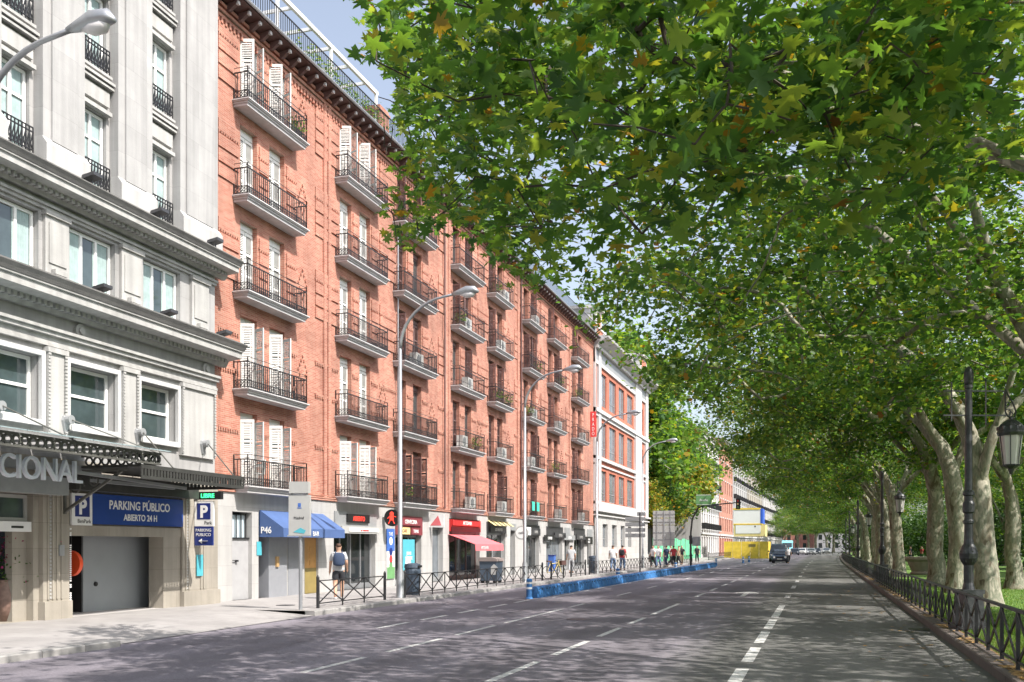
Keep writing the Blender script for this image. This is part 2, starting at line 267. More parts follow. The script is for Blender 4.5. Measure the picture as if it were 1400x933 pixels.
# ------------------------------------------------------------ mesh helpers
class MB:
    def __init__(s): s.v=[]; s.f=[]
    def quad(s,a,b,c,d):
        n=len(s.v); s.v+= [tuple(a),tuple(b),tuple(c),tuple(d)]; s.f.append((n,n+1,n+2,n+3))
    def poly(s,pts):
        n=len(s.v); s.v+=[tuple(p) for p in pts]; s.f.append(tuple(range(n,n+len(pts))))
    def box(s,x0,x1,y0,y1,z0,z1):
        n=len(s.v)
        s.v+=[(x0,y0,z0),(x1,y0,z0),(x1,y1,z0),(x0,y1,z0),(x0,y0,z1),(x1,y0,z1),(x1,y1,z1),(x0,y1,z1)]
        s.f+=[(n,n+3,n+2,n+1),(n+4,n+5,n+6,n+7),(n,n+1,n+5,n+4),(n+1,n+2,n+6,n+5),(n+2,n+3,n+7,n+6),(n+3,n,n+4,n+7)]
        return s
    def bar(s,p,q,w,h=None):
        p=Vector(p); q=Vector(q); d=(q-p)
        if d.length<1e-6: return s
        d.normalize(); up=Vector((0,0,1)) if abs(d.z)<.95 else Vector((1,0,0))
        a=d.cross(up).normalized()*(w/2); b=a.cross(d).normalized()*((h or w)/2)
        n=len(s.v)
        for c in (p,q):
            for sg in ((-1,-1),(1,-1),(1,1),(-1,1)): s.v.append(tuple(c+a*sg[0]+b*sg[1]))
        s.f+=[(n,n+1,n+2,n+3),(n+7,n+6,n+5,n+4)]+[(n+i,n+4+i,n+4+(i+1)%4,n+(i+1)%4) for i in range(4)]
        return s
    def tube(s,pts,rs,k=8,cap=True):
        pts=[Vector(p) for p in pts]
        if not hasattr(rs,'__len__'): rs=[rs]*len(pts)
        n0=len(s.v); t0=(pts[1]-pts[0]).normalized()
        ref=Vector((0,0,1)) if abs(t0.z)<.9 else Vector((1,0,0)); a=t0.cross(ref).normalized()
        for i,p in enumerate(pts):
            t=(pts[min(i+1,len(pts)-1)]-pts[max(i-1,0)]).normalized()
            a=(a-t*a.dot(t)); a=a.normalized() if a.length>1e-6 else t.orthogonal().normalized()
            b=t.cross(a)
            for j in range(k):
                an=2*PI*j/k; s.v.append(tuple(p+(a*math.cos(an)+b*math.sin(an))*rs[i]))
        for i in range(len(pts)-1):
            for j in range(k):
                s.f.append((n0+i*k+j,n0+i*k+(j+1)%k,n0+(i+1)*k+(j+1)%k,n0+(i+1)*k+j))
        if cap:
            s.f.append(tuple(n0+j for j in reversed(range(k)))); e=n0+(len(pts)-1)*k; s.f.append(tuple(e+j for j in range(k)))
        return s
    def lathe(s,c,prof,k=16):
        s.tube([(c[0],c[1],c[2]+z) for r,z in prof],[max(r,.001) for r,z in prof],k); return s
    def extrude(s,outline,axis,a,b):
        """outline 2D polygon, extruded along axis x or y or z between a and b"""
        f={'x':lambda p,t:(t,p[0],p[1]),'y':lambda p,t:(p[0],t,p[1]),'z':lambda p,t:(p[0],p[1],t)}[axis]
        n=len(s.v); k=len(outline)
        s.v+=[f(p,a) for p in outline]+[f(p,b) for p in outline]
        s.f+=[tuple(n+i for i in range(k)),tuple(n+k+i for i in reversed(range(k)))]+[(n+i,n+k+i,n+k+(i+1)%k,n+(i+1)%k) for i in range(k)]
        return s
    def mesh(s,name,m,smooth=False):
        me=bpy.data.meshes.new(name); me.from_pydata(s.v,[],s.f)
        if m: me.materials.append(M(m) if isinstance(m,str) else m)
        bm=bmesh.new(); bm.from_mesh(me); bmesh.ops.recalc_face_normals(bm,faces=bm.faces); bm.to_mesh(me); bm.free()
        if smooth: me.polygons.foreach_set('use_smooth',[True]*len(me.polygons))
        me.update(); return me
    def obj(s,name,m,parent=None,smooth=False,loc=None,rot=None):
        o=bpy.data.objects.new(name,s.mesh(name,m,smooth)); col.objects.link(o)
        if parent is not None: o.parent=parent
        if loc is not None: o.location=loc
        if rot is not None: o.rotation_euler=rot
        return o
    def wobj(s,name,m,root,smooth=False):   # vertices given in world coordinates, root unrotated at build
        o=s.obj(name,m,root,smooth); o.location=-Vector(root.location) if root.parent is None else (0,0,0); return o
def tag(o,label=None,cat=None,group=None,kind=None):
    if label: o['label']=label
    if cat: o['category']=cat
    if group: o['group']=group
    if kind: o['kind']=kind
    return o
def thing(name,label,cat,loc=(0,0,0),rz=0,group=None):
    o=bpy.data.objects.new(name,None); col.objects.link(o); o.location=loc; o.rotation_euler=(0,0,rz); o.empty_display_size=.3
    return tag(o,label,cat,group)
def children(o): return [c for c in bpy.data.objects if c.parent==o]
def copy_tree(o,kids,parent=None):
    c=o.copy(); col.objects.link(c)
    if parent: c.parent=parent
    for k,sub in kids: copy_tree(k,sub,c)
    return c
def kidtree(o): return [(c,kidtree(c)) for c in children(o)]
def dup(o,loc,rz=None,label=None,kids=None):
    c=copy_tree(o,kids if kids is not None else kidtree(o)); c.location=loc
    if rz is not None: c.rotation_euler=(0,0,rz)
    if label: c['label']=label
    return c
QUEUE=[]
def text(name,s,size,m,parent,loc,rot='x+',depth=.01,align='LEFT',sx=1.0,bold=0.0):
    cu=bpy.data.curves.new(name,'FONT'); cu.body=s; cu.size=size; cu.extrude=depth; cu.align_x=align; cu.offset=bold; cu.resolution_u=3
    t=bpy.data.objects.new('tmp',cu); col.objects.link(t)
    o=bpy.data.objects.new(name,bpy.data.meshes.new('blank')); col.objects.link(o)
    B={'x+':Matrix(((0,0,1),(1,0,0),(0,1,0))),'y-':Matrix(((1,0,0),(0,0,-1),(0,1,0)))}[rot]
    QUEUE.append((t,o,m,(B@Matrix.Diagonal((sx,1,1))).to_4x4(),False))
    o.parent=parent; o.location=loc; return o
def wall_holes(mb,x,y0,y1,z0,z1,holes,depth,back=True):
    """wall sheet facing +x with rectangular openings and their reveals"""
    ys=sorted({y0,y1}|{min(max(h[i],y0),y1) for h in holes for i in (0,1)}); zs=sorted({z0,z1}|{min(max(h[i],z0),z1) for h in holes for i in (2,3)})
    for i in range(len(ys)-1):
        run=None
        for j in range(len(zs)-1):
            yc=(ys[i]+ys[i+1])/2; zc=(zs[j]+zs[j+1])/2
            if not any(h[0]<yc<h[1] and h[2]<zc<h[3] for h in holes):
                mb.quad((x,ys[i],zs[j]),(x,ys[i+1],zs[j]),(x,ys[i+1],zs[j+1]),(x,ys[i],zs[j+1]))
    for a,b,c,d in holes:
        e=x-depth
        mb.quad((x,a,c),(x,a,d),(e,a,d),(e,a,c)); mb.quad((x,b,c),(e,b,c),(e,b,d),(x,b,d))
        mb.quad((x,a,d),(x,b,d),(e,b,d),(e,a,d)); mb.quad((x,a,c),(e,a,c),(e,b,c),(x,b,c))
def nonorm(mb,name,m,root):     # wall sheets: keep as is
    return mb.wobj(name,m,root)
# ------------------------------------------------------------ world, sun, camera
w=bpy.data.worlds.new('World'); scn.world=w; w.use_nodes=True; nt=w.node_tree
bg=nt.nodes['Background']; sky=nt.nodes.new('ShaderNodeTexSky'); sky.sky_type='NISHITA'; sky.sun_disc=False
SUN=Vector((.60,-.20,.74)).normalized()
sky.sun_elevation=math.asin(SUN.z); sky.sun_rotation=math.atan2(SUN.x,SUN.y); sky.dust_density=3.2; sky.air_density=1.0; sky.ozone_density=2.2
hs=nt.nodes.new('ShaderNodeHueSaturation'); hs.inputs['Saturation'].default_value=.62; nt.links.new(sky.outputs[0],hs.inputs['Color']); nt.links.new(hs.outputs[0],bg.inputs[0]); bg.inputs[1].default_value=.15
sl=bpy.data.lights.new('sun','SUN'); sl.energy=4.2; sl.angle=R(.53); sl.color=(1,.94,.86)
so=bpy.data.objects.new('sun',sl); col.objects.link(so); so.rotation_euler=SUN.to_track_quat('Z','Y').to_euler()
scn.view_settings.view_transform='Standard'; scn.view_settings.look='None'; scn.view_settings.gamma=1; scn.view_settings.exposure=.93
cd=bpy.data.cameras.new('camera'); cd.sensor_width=36; cd.lens=F/1400*36; cd.shift_y=(V0-466.5)/1400; cd.clip_end=4000; cd.clip_start=.1
co=bpy.data.objects.new('camera',cd); col.objects.link(co); co.location=(0,0,H); co.rotation_euler=(PI/2,0,TH); scn.camera=co
# ============================================================ SETTING
def struct(mb,name,m,smooth=False): return tag(mb.obj(name,m,None,smooth),kind='structure')
g=MB(); g.quad((-900,-300,-.03),(900,-300,-.03),(900,1500,-.03),(-900,1500,-.03)); struct(g,'ground','soil')
def strip(mb,xa,xb,y0,y1,z,step=10,za=None,zb=None):
    y=y0
    while y<y1-1e-6:
        e=min(y+step,y1)
        mb.quad((xa+bend(y),y,za if za is not None else z),(xb+bend(y),y,zb if zb is not None else z),(xb+bend(e),e,zb if zb is not None else z),(xa+bend(e),e,za if za is not None else z)); y=e
KL=-12.75; KN=-12.25; KR=2.36
road=MB(); strip(road,-13.2,KR+.02,-12,420,0); road_o=struct(road,'road','asphalt')
Yr0=onX(165,-KN); Yr1=onX(430,-KL)
side=MB()
# footway west: near piece, dropped crossing and the long piece
side.box(-18.5,KN-.28,-12,Yr0,-.02,.13)
side.quad((-18.5,Yr0,.13),(-18.5,Yr1,.13),(-14.6,Yr1,.13),(-14.6,Yr0,.13)); side.quad((-14.6,Yr0,.13),(-14.6,Yr1,.13),(KL,Yr1,.012),(KN-.28,Yr0,.012))
side.quad((-14.6,Yr1,.13),(KL,Yr1,.13),(KL,Yr1,.0),(-14.6,Yr1,.1))
y=Yr1
side.box(-18.5,KL-.28,Yr1,106,-.02,.13)
side.box(-18.5,KL-.28,106,150,-.02,.128)
for k in range(20):
    ya=150+10*k; side.box(-18.5+bend(ya),KL-.28+bend(ya)+.0,ya,ya+10,-.02,.13)
struct(side,'pavement','pavement')
kb=MB()
def kerb(mb,x0,x1,ya,yb,z,ln=1.0):
    y=ya
    while y<yb-.05:
        e=min(y+ln,yb); j=rnd.uniform(-.006,.006); b_=bend(y)
        x=[(x0+b_,-.02),(x1+b_,-.02),(x1+b_-.0,z-.02+j),(x1+b_-.02*(1 if x1>x0 else -1),z+j),(x0+b_,z+j)]
        mb.extrude(x,'y',y+.004,e-.004); y=e
kerb(kb,KN-.28,KN,-12,Yr0,.128); kerb(kb,KL-.28,KL,Yr1,330,.128,1.2)
struct(kb,'kerb','kerb_stone')
kr=MB(); kerb(kr,KR+.30,KR,0,60,.15,1.1); kerb(kr,KR+.30,KR,60,330,.15,4); struct(kr,'kerb','dark_kerb')
# park side
lw=MB(); strip(lw,3.5,60,-12,330,.11); struct(lw,'lawn','lawn')
sb=MB(); strip(sb,KR+.28,3.5,-12,330,.10,za=.125,zb=.112); struct(sb,'planting_strip','soil')
rr=MB(); rr.quad((30,-12,.12),(44,-12,.12),(44+bend(330),330,.12),(30+bend(330),330,.12)); struct(rr,'road','asphalt')
# lane markings (worn paint)
mk=MB()
def dash(X,y0,y1,w=.15):
    n=max(1,int((y1-y0)/6)); 
    for i in range(n):
        a=y0+(y1-y0)*i/n; b=y0+(y1-y0)*(i+1)/n
        mk.quad((X-w/2+bend(a),a,.004),(X+w/2+bend(a),a,.004),(X+w/2+bend(b),b,.004),(X-w/2+bend(b),b,.004))
for v1,v0 in ((933,915),(905.6,885.8),(879.6,864),(860,847.5),(844.5,835),(834,828),(817.7,814.5),(805,801)): dash(-1.1,yline(-1.1,v1),yline(-1.1,v0),.19)
for y in (52,61,70,80,90,100,112,125): dash(-1.1,y,y+2.2,.19)
for v1,v0 in ((932.9,905),(896,877),(870.7,858.7),(853.6,845),(840.7,825.7)): dash(-4.3,yline(-4.3,v1),yline(-4.3,v0),.13)
y=36
while y<190: dash(-4.3,y,y+2.6,.14); y+=6.5 if y>60 else 5
for v1,v0 in ((920,899.4),(891.7,873.7),(868.6,855.7),(852,833),(831,825.7)): dash(-7.2,yline(-7.2,v1),yline(-7.2,v0),.12)
y=36
while y<190: dash(-7.2,y,y+2.6,.13); y+=6.5
y=20
while y<33: dash(-9.5,y,y+1.7,.14); y+=2.6
y=20
dash(-9.2,34,90,.06)
# arrow in the third lane
ax,ay=ground(1020,812); 
mk.poly([(ax-.09,ay-2,.004),(ax+.09,ay-2,.004),(ax+.09,ay+.6,.004),(ax-.09,ay+.6,.004)]); mk.poly([(ax-.5,ay+.3,.008),(ax+.5,ay+.3,.008),(ax,ay+1.9,.008)])
mo=mk.obj('lane_markings','road_paint',road_o)
# manholes and drain
mh=MB(); mh.lathe((-5.8,24,-.02),[(.33,0),(.33,.025)],20); mh.lathe((-14.8,25,.11),[(.28,0),(.28,.026)],20); mh.box(KR-.45,KR-.05,23,23.5,-.01,.008); mh.box(KR-.45,KR-.05,38,38.5,-.01,.008)
mh.obj('manhole_cover','iron',road_o)

# ============================================================ RED BRICK BUILDING
L1=17.7; PX=-L1
cols=[(317,423),(457,533),(536.5,600),(614,664.5),(665.2,703.8),(713,746.5),(747.2,776),(779.8,807)]
slabz=[3.50,6.58,9.66,12.70,15.72]
BY0=onX(285,L1)+.02; BY1=onX(811,L1)
cr_=[]
for a,b in cols: cr_.append((onX(a,L1),onX(b,L1-.6)))
bld=thing('brick_apartment_building','long red brick apartment building with rows of iron balconies over white shopfronts','building',(PX,BY0,0))
def BX(mb,name,m,smooth=False): return mb.wobj(name,m,bld,smooth)
DW=.98; DH=2.42
doors=[]
for (a,b) in cr_:
    W=b-a
    for zi,zs in enumerate(slabz):
        for fr in (.25,.70):
            c=a+W*fr; doors.append((c-DW/2,c+DW/2,zs+.26,zs+.26+(DH if zi<4 else 2.2)))
wl=MB(); wall_holes(wl,PX,BY0,BY1,3.55,18.75,doors,.30); 
wl.quad((PX,BY0,0),(PX,BY0,18.75),(PX-14,BY0,18.75),(PX-14,BY0,0)); wl.quad((PX,BY1,0),(PX,BY1,18.75),(PX-14,BY1,18.75),(PX-14,BY1,0)); wl.quad((PX-14,BY0,0),(PX-14,BY1,0),(PX-14,BY1,18.75),(PX-14,BY0,18.75))
BX(wl,'wall','red_brick')
# rusticated relief, pilasters, dentil rows
rl=MB()
def dent(y0,y1,z,p=.05):
    y=y0
    while y<y1-.05: rl.box(PX,PX+p,y,y+.065,z,z+.08); y+=.13
    rl.box(PX,PX+p,y0-.03,y1+.03,z+.08,z+.15)
edges=[]
for (a,b) in cr_: edges.append((a,b))
bays=[]
for i,(a,b) in enumerate(edges):
    W=b-a; c1=a+W*.25; c2=a+W*.70
    pa=(edges[i-1][1]+.25 if i else BY0+.45); 
    left=(max(pa,a-1.5 if i else BY0+.45),c1-DW/2-.12); mid=(c1+DW/2+.1,c2-DW/2-.1)
    nxt=edges[i+1][0]-.2 if i<7 else BY1-.4
    right=(c2+DW/2+.1,min(b+.1,nxt))
    for (p,q) in (left,mid,right):
        if q-p<.25: continue
        for zi,zs in enumerate(slabz):
            zb=zs+.5
            if zi in (0,1):
                dent(p,q,zs+1.95); 
                if zi==1: dent(p,q,zs+.75)
                continue
            for k in range(4):
                z0=zb+.12+k*.46
                rl.box(PX,PX+.045,p,q,z0,z0+.38)
                if k==2: dent(p,q,z0+.40,.05)
    # blank diamond ornaments: little bricks set proud between the bays
    if i<7 and edges[i+1][0]-b>1.0:
        cy=b+.55
        for zs in slabz[1:]:
            for k in range(12):
                t=k/12*4; s=int(t); f=t-s
                P=[(0,.5),(.3,0),(0,-.5),(-.3,0)]; p0=P[s]; p1=P[(s+1)%4]
                yy=cy+p0[0]+(p1[0]-p0[0])*f; zz=zs+1.6+p0[1]+(p1[1]-p0[1])*f
                rl.box(PX,PX+.05,yy-.035,yy+.035,zz-.035,zz+.035)
for yy,wd in ((BY0+.02,.35),(onX(441,L1),.22),(onX(447,L1),.22),(onX(607,L1),.35),(onX(611.5,L1),.3),(onX(706.5,L1),.4),(onX(710.5,L1),.3),(onX(777.6,L1),.35)):
    rl.box(PX,PX+.07,yy,yy+wd,3.66,18.5)
# stretched courses under the eaves, arcade of long panels at the top floor
for k in range(3): rl.box(PX,PX+.05+.04*k,BY0,BY1,18.25+.16*k,18.25+.16*k+.1)
y=BY0+.1
while y<BY1-.2: rl.box(PX,PX+.08,y,y+.1,18.05,18.25); y+=.22
for k,z in enumerate((3.56,3.64,3.72)): rl.box(PX,PX+.10-.025*k,BY0,BY1,z,z+.055)
BX(rl,'brick_relief','red_brick')
# grey quoin strip against the hotel
q=MB(); z=3.8
while z<18.5: q.box(PX,PX+.02,BY0-.0,BY0+.34,z,z+.5); z+=.515
# ground floor
Yg=lambda u: onX(u,L1)
zsh=lambda u,v: zX(u,v,L1)
shopholes=[ (Yg(316),Yg(343),.13,2.95),(Yg(352),Yg(390),.13,3.0),(Yg(415),Yg(434),.13,2.6),
 (Yg(455),Yg(512),.13,3.2),(Yg(539),Yg(575),.13,3.2),(Yg(590),Yg(604.5),.13,3.1),(Yg(613),Yg(655),.13,3.25),(Yg(664),Yg(690),.13,3.2),
 (Yg(697),Yg(703.5),.13,3.1),(Yg(715),Yg(736),.13,3.2),(Yg(746),Yg(768),.13,3.2),(Yg(771),Yg(778),.13,3.0),(Yg(784),Yg(798),.13,3.2),(Yg(802),Yg(808),.13,3.0)]
sw=MB(); wall_holes(sw,PX+.04,BY0,BY1,.0,3.555,shopholes,.45); BX(sw,'ground_floor_wall','shop_stone')
bk=MB(); bk.quad((PX-.6,BY0,0),(PX-.6,BY1,0),(PX-.6,BY1,3.5),(PX-.6,BY0,3.5)); bk.quad((PX-.6,BY0,3.5),(PX-.6,BY1,3.5),(PX,BY1,3.5),(PX,BY0,3.5)); BX(bk,'shop_back_wall','shop_dark')
inn=MB(); inn.quad((PX-.55,BY0,3.5),(PX-.55,BY1,3.5),(PX-.55,BY1,18.6),(PX-.55,BY0,18.6)); BX(inn,'inner_wall','dark_interior')
# eaves, brackets, roof
ev=MB(); ev.extrude([(PX,18.74),(PX+.12,18.74),(PX+.56,18.85),(PX+.60,18.85),(PX+.60,18.92),(PX-.1,18.92)],'y',BY0-.1,BY1); BX(ev,'eaves','dark_wood')
y=BY0+.15
while y<BY1-.1:
    eb=MB(); eb.extrude([(PX+.10,18.52),(PX+.2,18.52),(PX+.44,18.70),(PX+.48,18.80),(PX+.10,18.74)],'y',y,y+.13); eo=BX(eb,'eaves_bracket','brown_paint'); tip=MB(); tip.box(PX+.43,PX+.52,y+.01,y+.12,18.68,18.78); tip.obj('bracket_tip','balcony_stone',eo); y+=.62
gt=MB(); gt.tube([(PX+.65,BY0-.1,18.93),(PX+.65,BY1,18.93)],.055,8); BX(gt,'gutter','galvanised')
rf=MB(); rf.box(PX-14,PX+.1,BY0,BY1,18.93,19.15); BX(rf,'roof','roof_grey')
for u in (606,711):
    dp=MB(); yy=Yg(u)-.1; dp.tube([(PX+.13,yy,18.6),(PX+.13,yy,3.7)],.045,8); BX(dp,'downpipe','brown_paint')
dp=MB(); dp.tube([(PX+.13,Yg(540.5),15.5),(PX+.13,Yg(540.5),3.7)],.03,6); BX(dp,'downpipe','galvanised')
rr_=MB()
def railing(mb,x,ya,yb,z0,h,sp=.12,w=.02):
    n=max(2,int((yb-ya)/sp))
    for i in range(n+1):
        y=ya+(yb-ya)*i/n; mb.box(x-w/2,x+w/2,y-w/2,y+w/2,z0,z0+h)
    mb.box(x-.02,x+.02,ya,yb,z0+h,z0+h+.03); mb.box(x-.012,x+.012,ya,yb,z0+.08,z0+.105)
railing(rr_,PX+.3,BY0,Yg(620),19.15,.85,.14); railing(rr_,PX+.3,Yg(620),BY1,19.15,.85,.2); BX(rr_,'roof_railing','iron')
ch=MB(); yy=Yg(528); ch.box(PX-1.2,PX-.3,yy,yy+.9,19.1,20.6); ch.box(PX-1.26,PX-.24,yy-.06,yy+.96,20.6,20.7); ch.box(PX-1.2,PX-.3,yy,yy+.9,20.7,20.85)
yy=Yg(690); ch.box(PX-1.4,PX-.4,yy,yy+1.2,19.1,21.0); ch.box(PX-1.46,PX-.34,yy-.06,yy+1.26,21.0,21.1); BX(ch,'chimney','red_brick')
# rooftop pergola
pg=thing('roof_pergola','white steel pergola frame standing on the roof terrace of the brick building','pergola',(-18.2,onX(440,18.2),19.15))
ya,ybp=onX(360,18.2),onX(515.5,18.2)
b_=MB(); b_.box(-18.26,-18.14,ya,ybp,21.3,21.45); b_.box(-22.06,-21.94,ya,ybp,21.3,21.45); b_.wobj('beam','white_paint',pg)
for u in (379,452.6,514):
    y=onX(u,18.2); p=MB(); p.box(-18.25,-18.15,y-.05,y+.05,19.15,21.3); p.wobj('post','white_paint',pg)
    p=MB(); p.box(-22.05,-21.95,y-.05,y+.05,19.15,21.3); p.wobj('post','white_paint',pg)
for i in range(6):
    y=ya+(ybp-ya)*(i+.3)/6; p=MB(); p.box(-21.94,-18.26,y-.04,y+.04,21.31,21.43); p.wobj('crossbeam','white_paint',pg)
# balconies: slab with stepped edge + railing
def balcony(a,b,z,idx):
    s=MB(); X=PX
    for (p,z0,z1) in ((.50,0,.10),(.54,.10,.17),(.585,.17,.215),(.62,.215,.26)):
        s.box(X,X+p,a+(.62-p)*.8,b-(.62-p)*.8,z+.05+z0*.807,z+.05+z1*.807)
    o=BX(s,'balcony','balcony_stone')
    r=MB(); x=X+.53; z0=z+.26; h=.84; a2=a+.07; b2=b-.07
    def run(p,q):
        P=Vector(p); Q=Vector(q); Ln=(Q-P).length; n=max(2,round(Ln/(.115 if Y_near else .15))); d=(Q-P)/n; dn=d.normalized()
        for i in range(n+1):
            c=P+d*i; wv=(.018 if Y_near else .015) if i%8 else .028
            r.bar((c.x,c.y,z0),(c.x,c.y,z0+h+(.16 if i in (0,n) else 0)),wv)
            if i<n and Y_near:
                m=c+d*.5; rr=.042
                for (cz) in (.10,.20):
                    pts=[(m+dn*(rr*math.cos(t*PI/3))) for t in range(7)]
                    for t in range(6):
                        p0=m+dn*(rr*math.cos(t*PI/3)); p1=m+dn*(rr*math.cos((t+1)*PI/3))
                        r.bar((p0.x,p0.y,z0+cz+rr*math.sin(t*PI/3)),(p1.x,p1.y,z0+cz+rr*math.sin((t+1)*PI/3)),.012)
                if i%6==3:
                    for t in range(8):
                        p0=m+dn*(.05*math.cos(t*PI/4)); p1=m+dn*(.05*math.cos((t+1)*PI/4))
                        r.bar((p0.x,p0.y,z0+.7+.05*math.sin(t*PI/4)),(p1.x,p1.y,z0+.7+.05*math.sin((t+1)*PI/4)),.012)
        for zz,wv in ((.04,.022),(.26,.018),(h,.034),(h+.15,.016)): r.bar((P.x,P.y,z0+zz),(Q.x,Q.y,z0+zz),wv)
    Y_near=idx<3
    run((X+.03,a2,0),(x,a2,0)); run((x,a2,0),(x,b2,0)); run((x,b2,0),(X+.03,b2,0))
    ro=r.obj('railing','iron',o)
    return o
for i,(a,b) in enumerate(cr_):
    for z in slabz: balcony(a,b,z,i)
# door furniture, shared meshes
def door_meshes(paint):
    fr=MB(); w=DW; h=2.2
    fr.box(-.03,.03,-w/2,-w/2+.07,0,h); fr.box(-.03,.03,w/2-.07,w/2,0,h); fr.box(-.03,.03,-w/2+.07,w/2-.07,h-.07,h); fr.box(-.03,.03,-.035,.035,0,h-.07); fr.box(-.03,.03,-w/2+.07,-.035,.0,.5); fr.box(-.03,.03,.035,w/2-.07,.0,.5); fr.box(-.025,.025,-w/2+.07,w/2-.07,1.2,1.25)
    pn=MB(); pn.box(-.008,.008,-w/2+.07,w/2-.07,.5,h-.07)
    sh=MB(); sw_=.46
    sh.box(-.018,.018,0,.06,0,h-.04); sh.box(-.018,.018,sw_-.06,sw_,0,h-.04)
    for z0,z1 in ((0,.10),(.72,.80),(1.42,1.5),(h-.14,h-.04)): sh.box(-.018,.018,.06,sw_-.06,z0,z1)
    z=.12
    while z<h-.18:
        if not (.68<z<.8 or 1.38<z<1.5):
            n=len(sh.v); sh.quad((.016,.06,z),(.016,sw_-.06,z),(-.012,sw_-.06,z+.045),(-.012,.06,z+.045))
        z+=.055
    return fr.mesh('door_frame',paint),pn.mesh('pane','window_glass'),sh.mesh('shutter',paint)
DMW=door_meshes('shutter_white'); DMB=door_meshes('brown_paint')
cur=MB(); cur.box(-.003,.003,-DW/2+.08,-.1,.1,2.1); CUR=cur.mesh('curtain','curtain')
rb=MB(); rb.box(-.02,.02,-DW/2+.02,DW/2-.02,1.25,2.38); RBW=rb.mesh('roller_blind','curtain')
def put(me,name,parent,loc,rz=0):
    o=bpy.data.objects.new(name,me); col.objects.link(o); o.parent=parent; o.location=loc; o.rotation_euler=(0,0,rz); return o
dr=random.Random(3)
for ci,(a,b) in enumerate(cr_):
    W=b-a
    for zi,zs in enumerate(slabz):
        for fi,fr in enumerate((.25,.70)):
            y=a+W*fr; white=ci<2; ms=DMW if white else DMB
            d=put(ms[0],'balcony_door',bld,(PX-.24-PX,y-BY0,zs+.26))
            put(ms[1],'pane',d,(-.0,0,0))
            if white: st='closed' if zi in (1,2,3) and (ci==1 or zi!=1) or (ci==0 and zi==3) else 'open'
            else: st=dr.choice(['closed','open','half','none','closed','half'])
            if st in('open','half'):
                put(ms[2],'shutter',d,(.20,-DW/2+.03,0),R(-95) if not white else R(-70)); put(ms[2],'shutter',d,(.17,DW/2-.02,0),R(-112) if st=='open' else R(180))
                if white or dr.random()<.3: put(CUR,'curtain',d,(-.04,0.25,0))
            elif st=='closed':
                put(ms[2],'shutter',d,(.06,-DW/2+.02,0)); put(ms[2],'shutter',d,(.06,DW/2-.02,0),R(180))
            else:
                put(CUR,'curtain',d,(-.04,.4,0))
            if zi<4 :
                tb=MB(); tb.box(-.05,.06,-DW/2,DW/2,2.2,DH); tb.obj('lintel','shutter_white' if white else 'brown_paint',d)
# shop fronts: doors, windows
def part(mb,name,m): return BX(mb,name,m)
def bx(name,m,x0,x1,y0,y1,z0,z1): b=MB(); b.box(x0,x1,y0,y1,z0,z1); return part(b,name,m)
# 1 grey service door with barred transom
y0,y1=Yg(316),Yg(343)
d=bx('service_door','door_grey',PX-.16,PX-.1,y0,y1,.13,2.1)
hb=MB(); hb.box(-.02,.08,0,.1,0,.06); hb.bar((.06,-.25,.05),(.06,.05,.05),.025); hb.obj('door_lock','iron',d,loc=(PX-.1,y0+.35,1.35)); d.parent=bld
bx('transom_window','frosted',PX-.20,PX-.16,y0,Yg(340),2.12,2.85)
t=MB()
for k in range(4): t.box(PX-.10,PX-.07,y0+.12+k*.27,y0+.155+k*.27,2.1,2.9)
t.box(PX-.11,PX-.05,y0,y1,2.08,2.13); part(t,'window_bars','iron')
# 2 grey cabinet door under blue awning, slightly ajar
d=MB(); d.box(PX-.30,PX+.18,Yg(361),Yg(386),.13,2.55); part(d,'metal_door','cabinet_grey')
hd=MB(); yh=Yg(370); hd.box(PX+.18,PX+.24,yh,yh+.16,1.15,1.5); part(hd,'lock_box','wood_light')
bx('stone_jamb','cabinet_grey',PX-.25,PX+.06,Yg(392),Yg(410),.13,2.4)
d=bx('wooden_door','orange_wood',PX-.12,PX-.06,Yg(415),Yg(434),1.05,2.6); bx('door_kickplate','olive_paint',PX-.13,PX-.05,Yg(415),Yg(434),.13,1.05)
t=MB()
for k in range(3):
    for j in range(2): t.box(PX-.06,PX-.045,Yg(415)+.12+j*.42,Yg(415)+.46+j*.42,1.15+k*.25,1.33+k*.25)
part(t,'door_panel','orange_wood')
# blue awning over the bar door
aw=MB(); a0,a1=Yg(353),Yg(440); 
aw.poly([(PX+.05,a0,3.05),(PX+.05,a1,3.05),(PX+.95,a1,2.45),(PX+.95,a0,2.45)]); aw.poly([(PX+.95,a0,2.45),(PX+.95,a1,2.45),(PX+.95,a1,2.15),(PX+.95,a0,2.15)])
aw.poly([(PX+.05,a0,3.05),(PX+.95,a0,2.45),(PX+.95,a0,2.15),(PX+.05,a0,2.15)]); aw.poly([(PX+.05,a1,3.05),(PX+.95,a1,2.45),(PX+.95,a1,2.15),(PX+.05,a1,2.15)])
ao=part(aw,'awning','blue_fabric'); 
text('awning_lettering','BAR',.24,'sign_white',bld,(PX+.97-PX,a0+1.9-BY0,2.2),depth=.003)
t=text('awning_lettering','P46',.30,'sign_white',bld,(.10,-.012+a0-BY0,2.28),rot='y-',depth=.003,sx=.9,bold=.006)
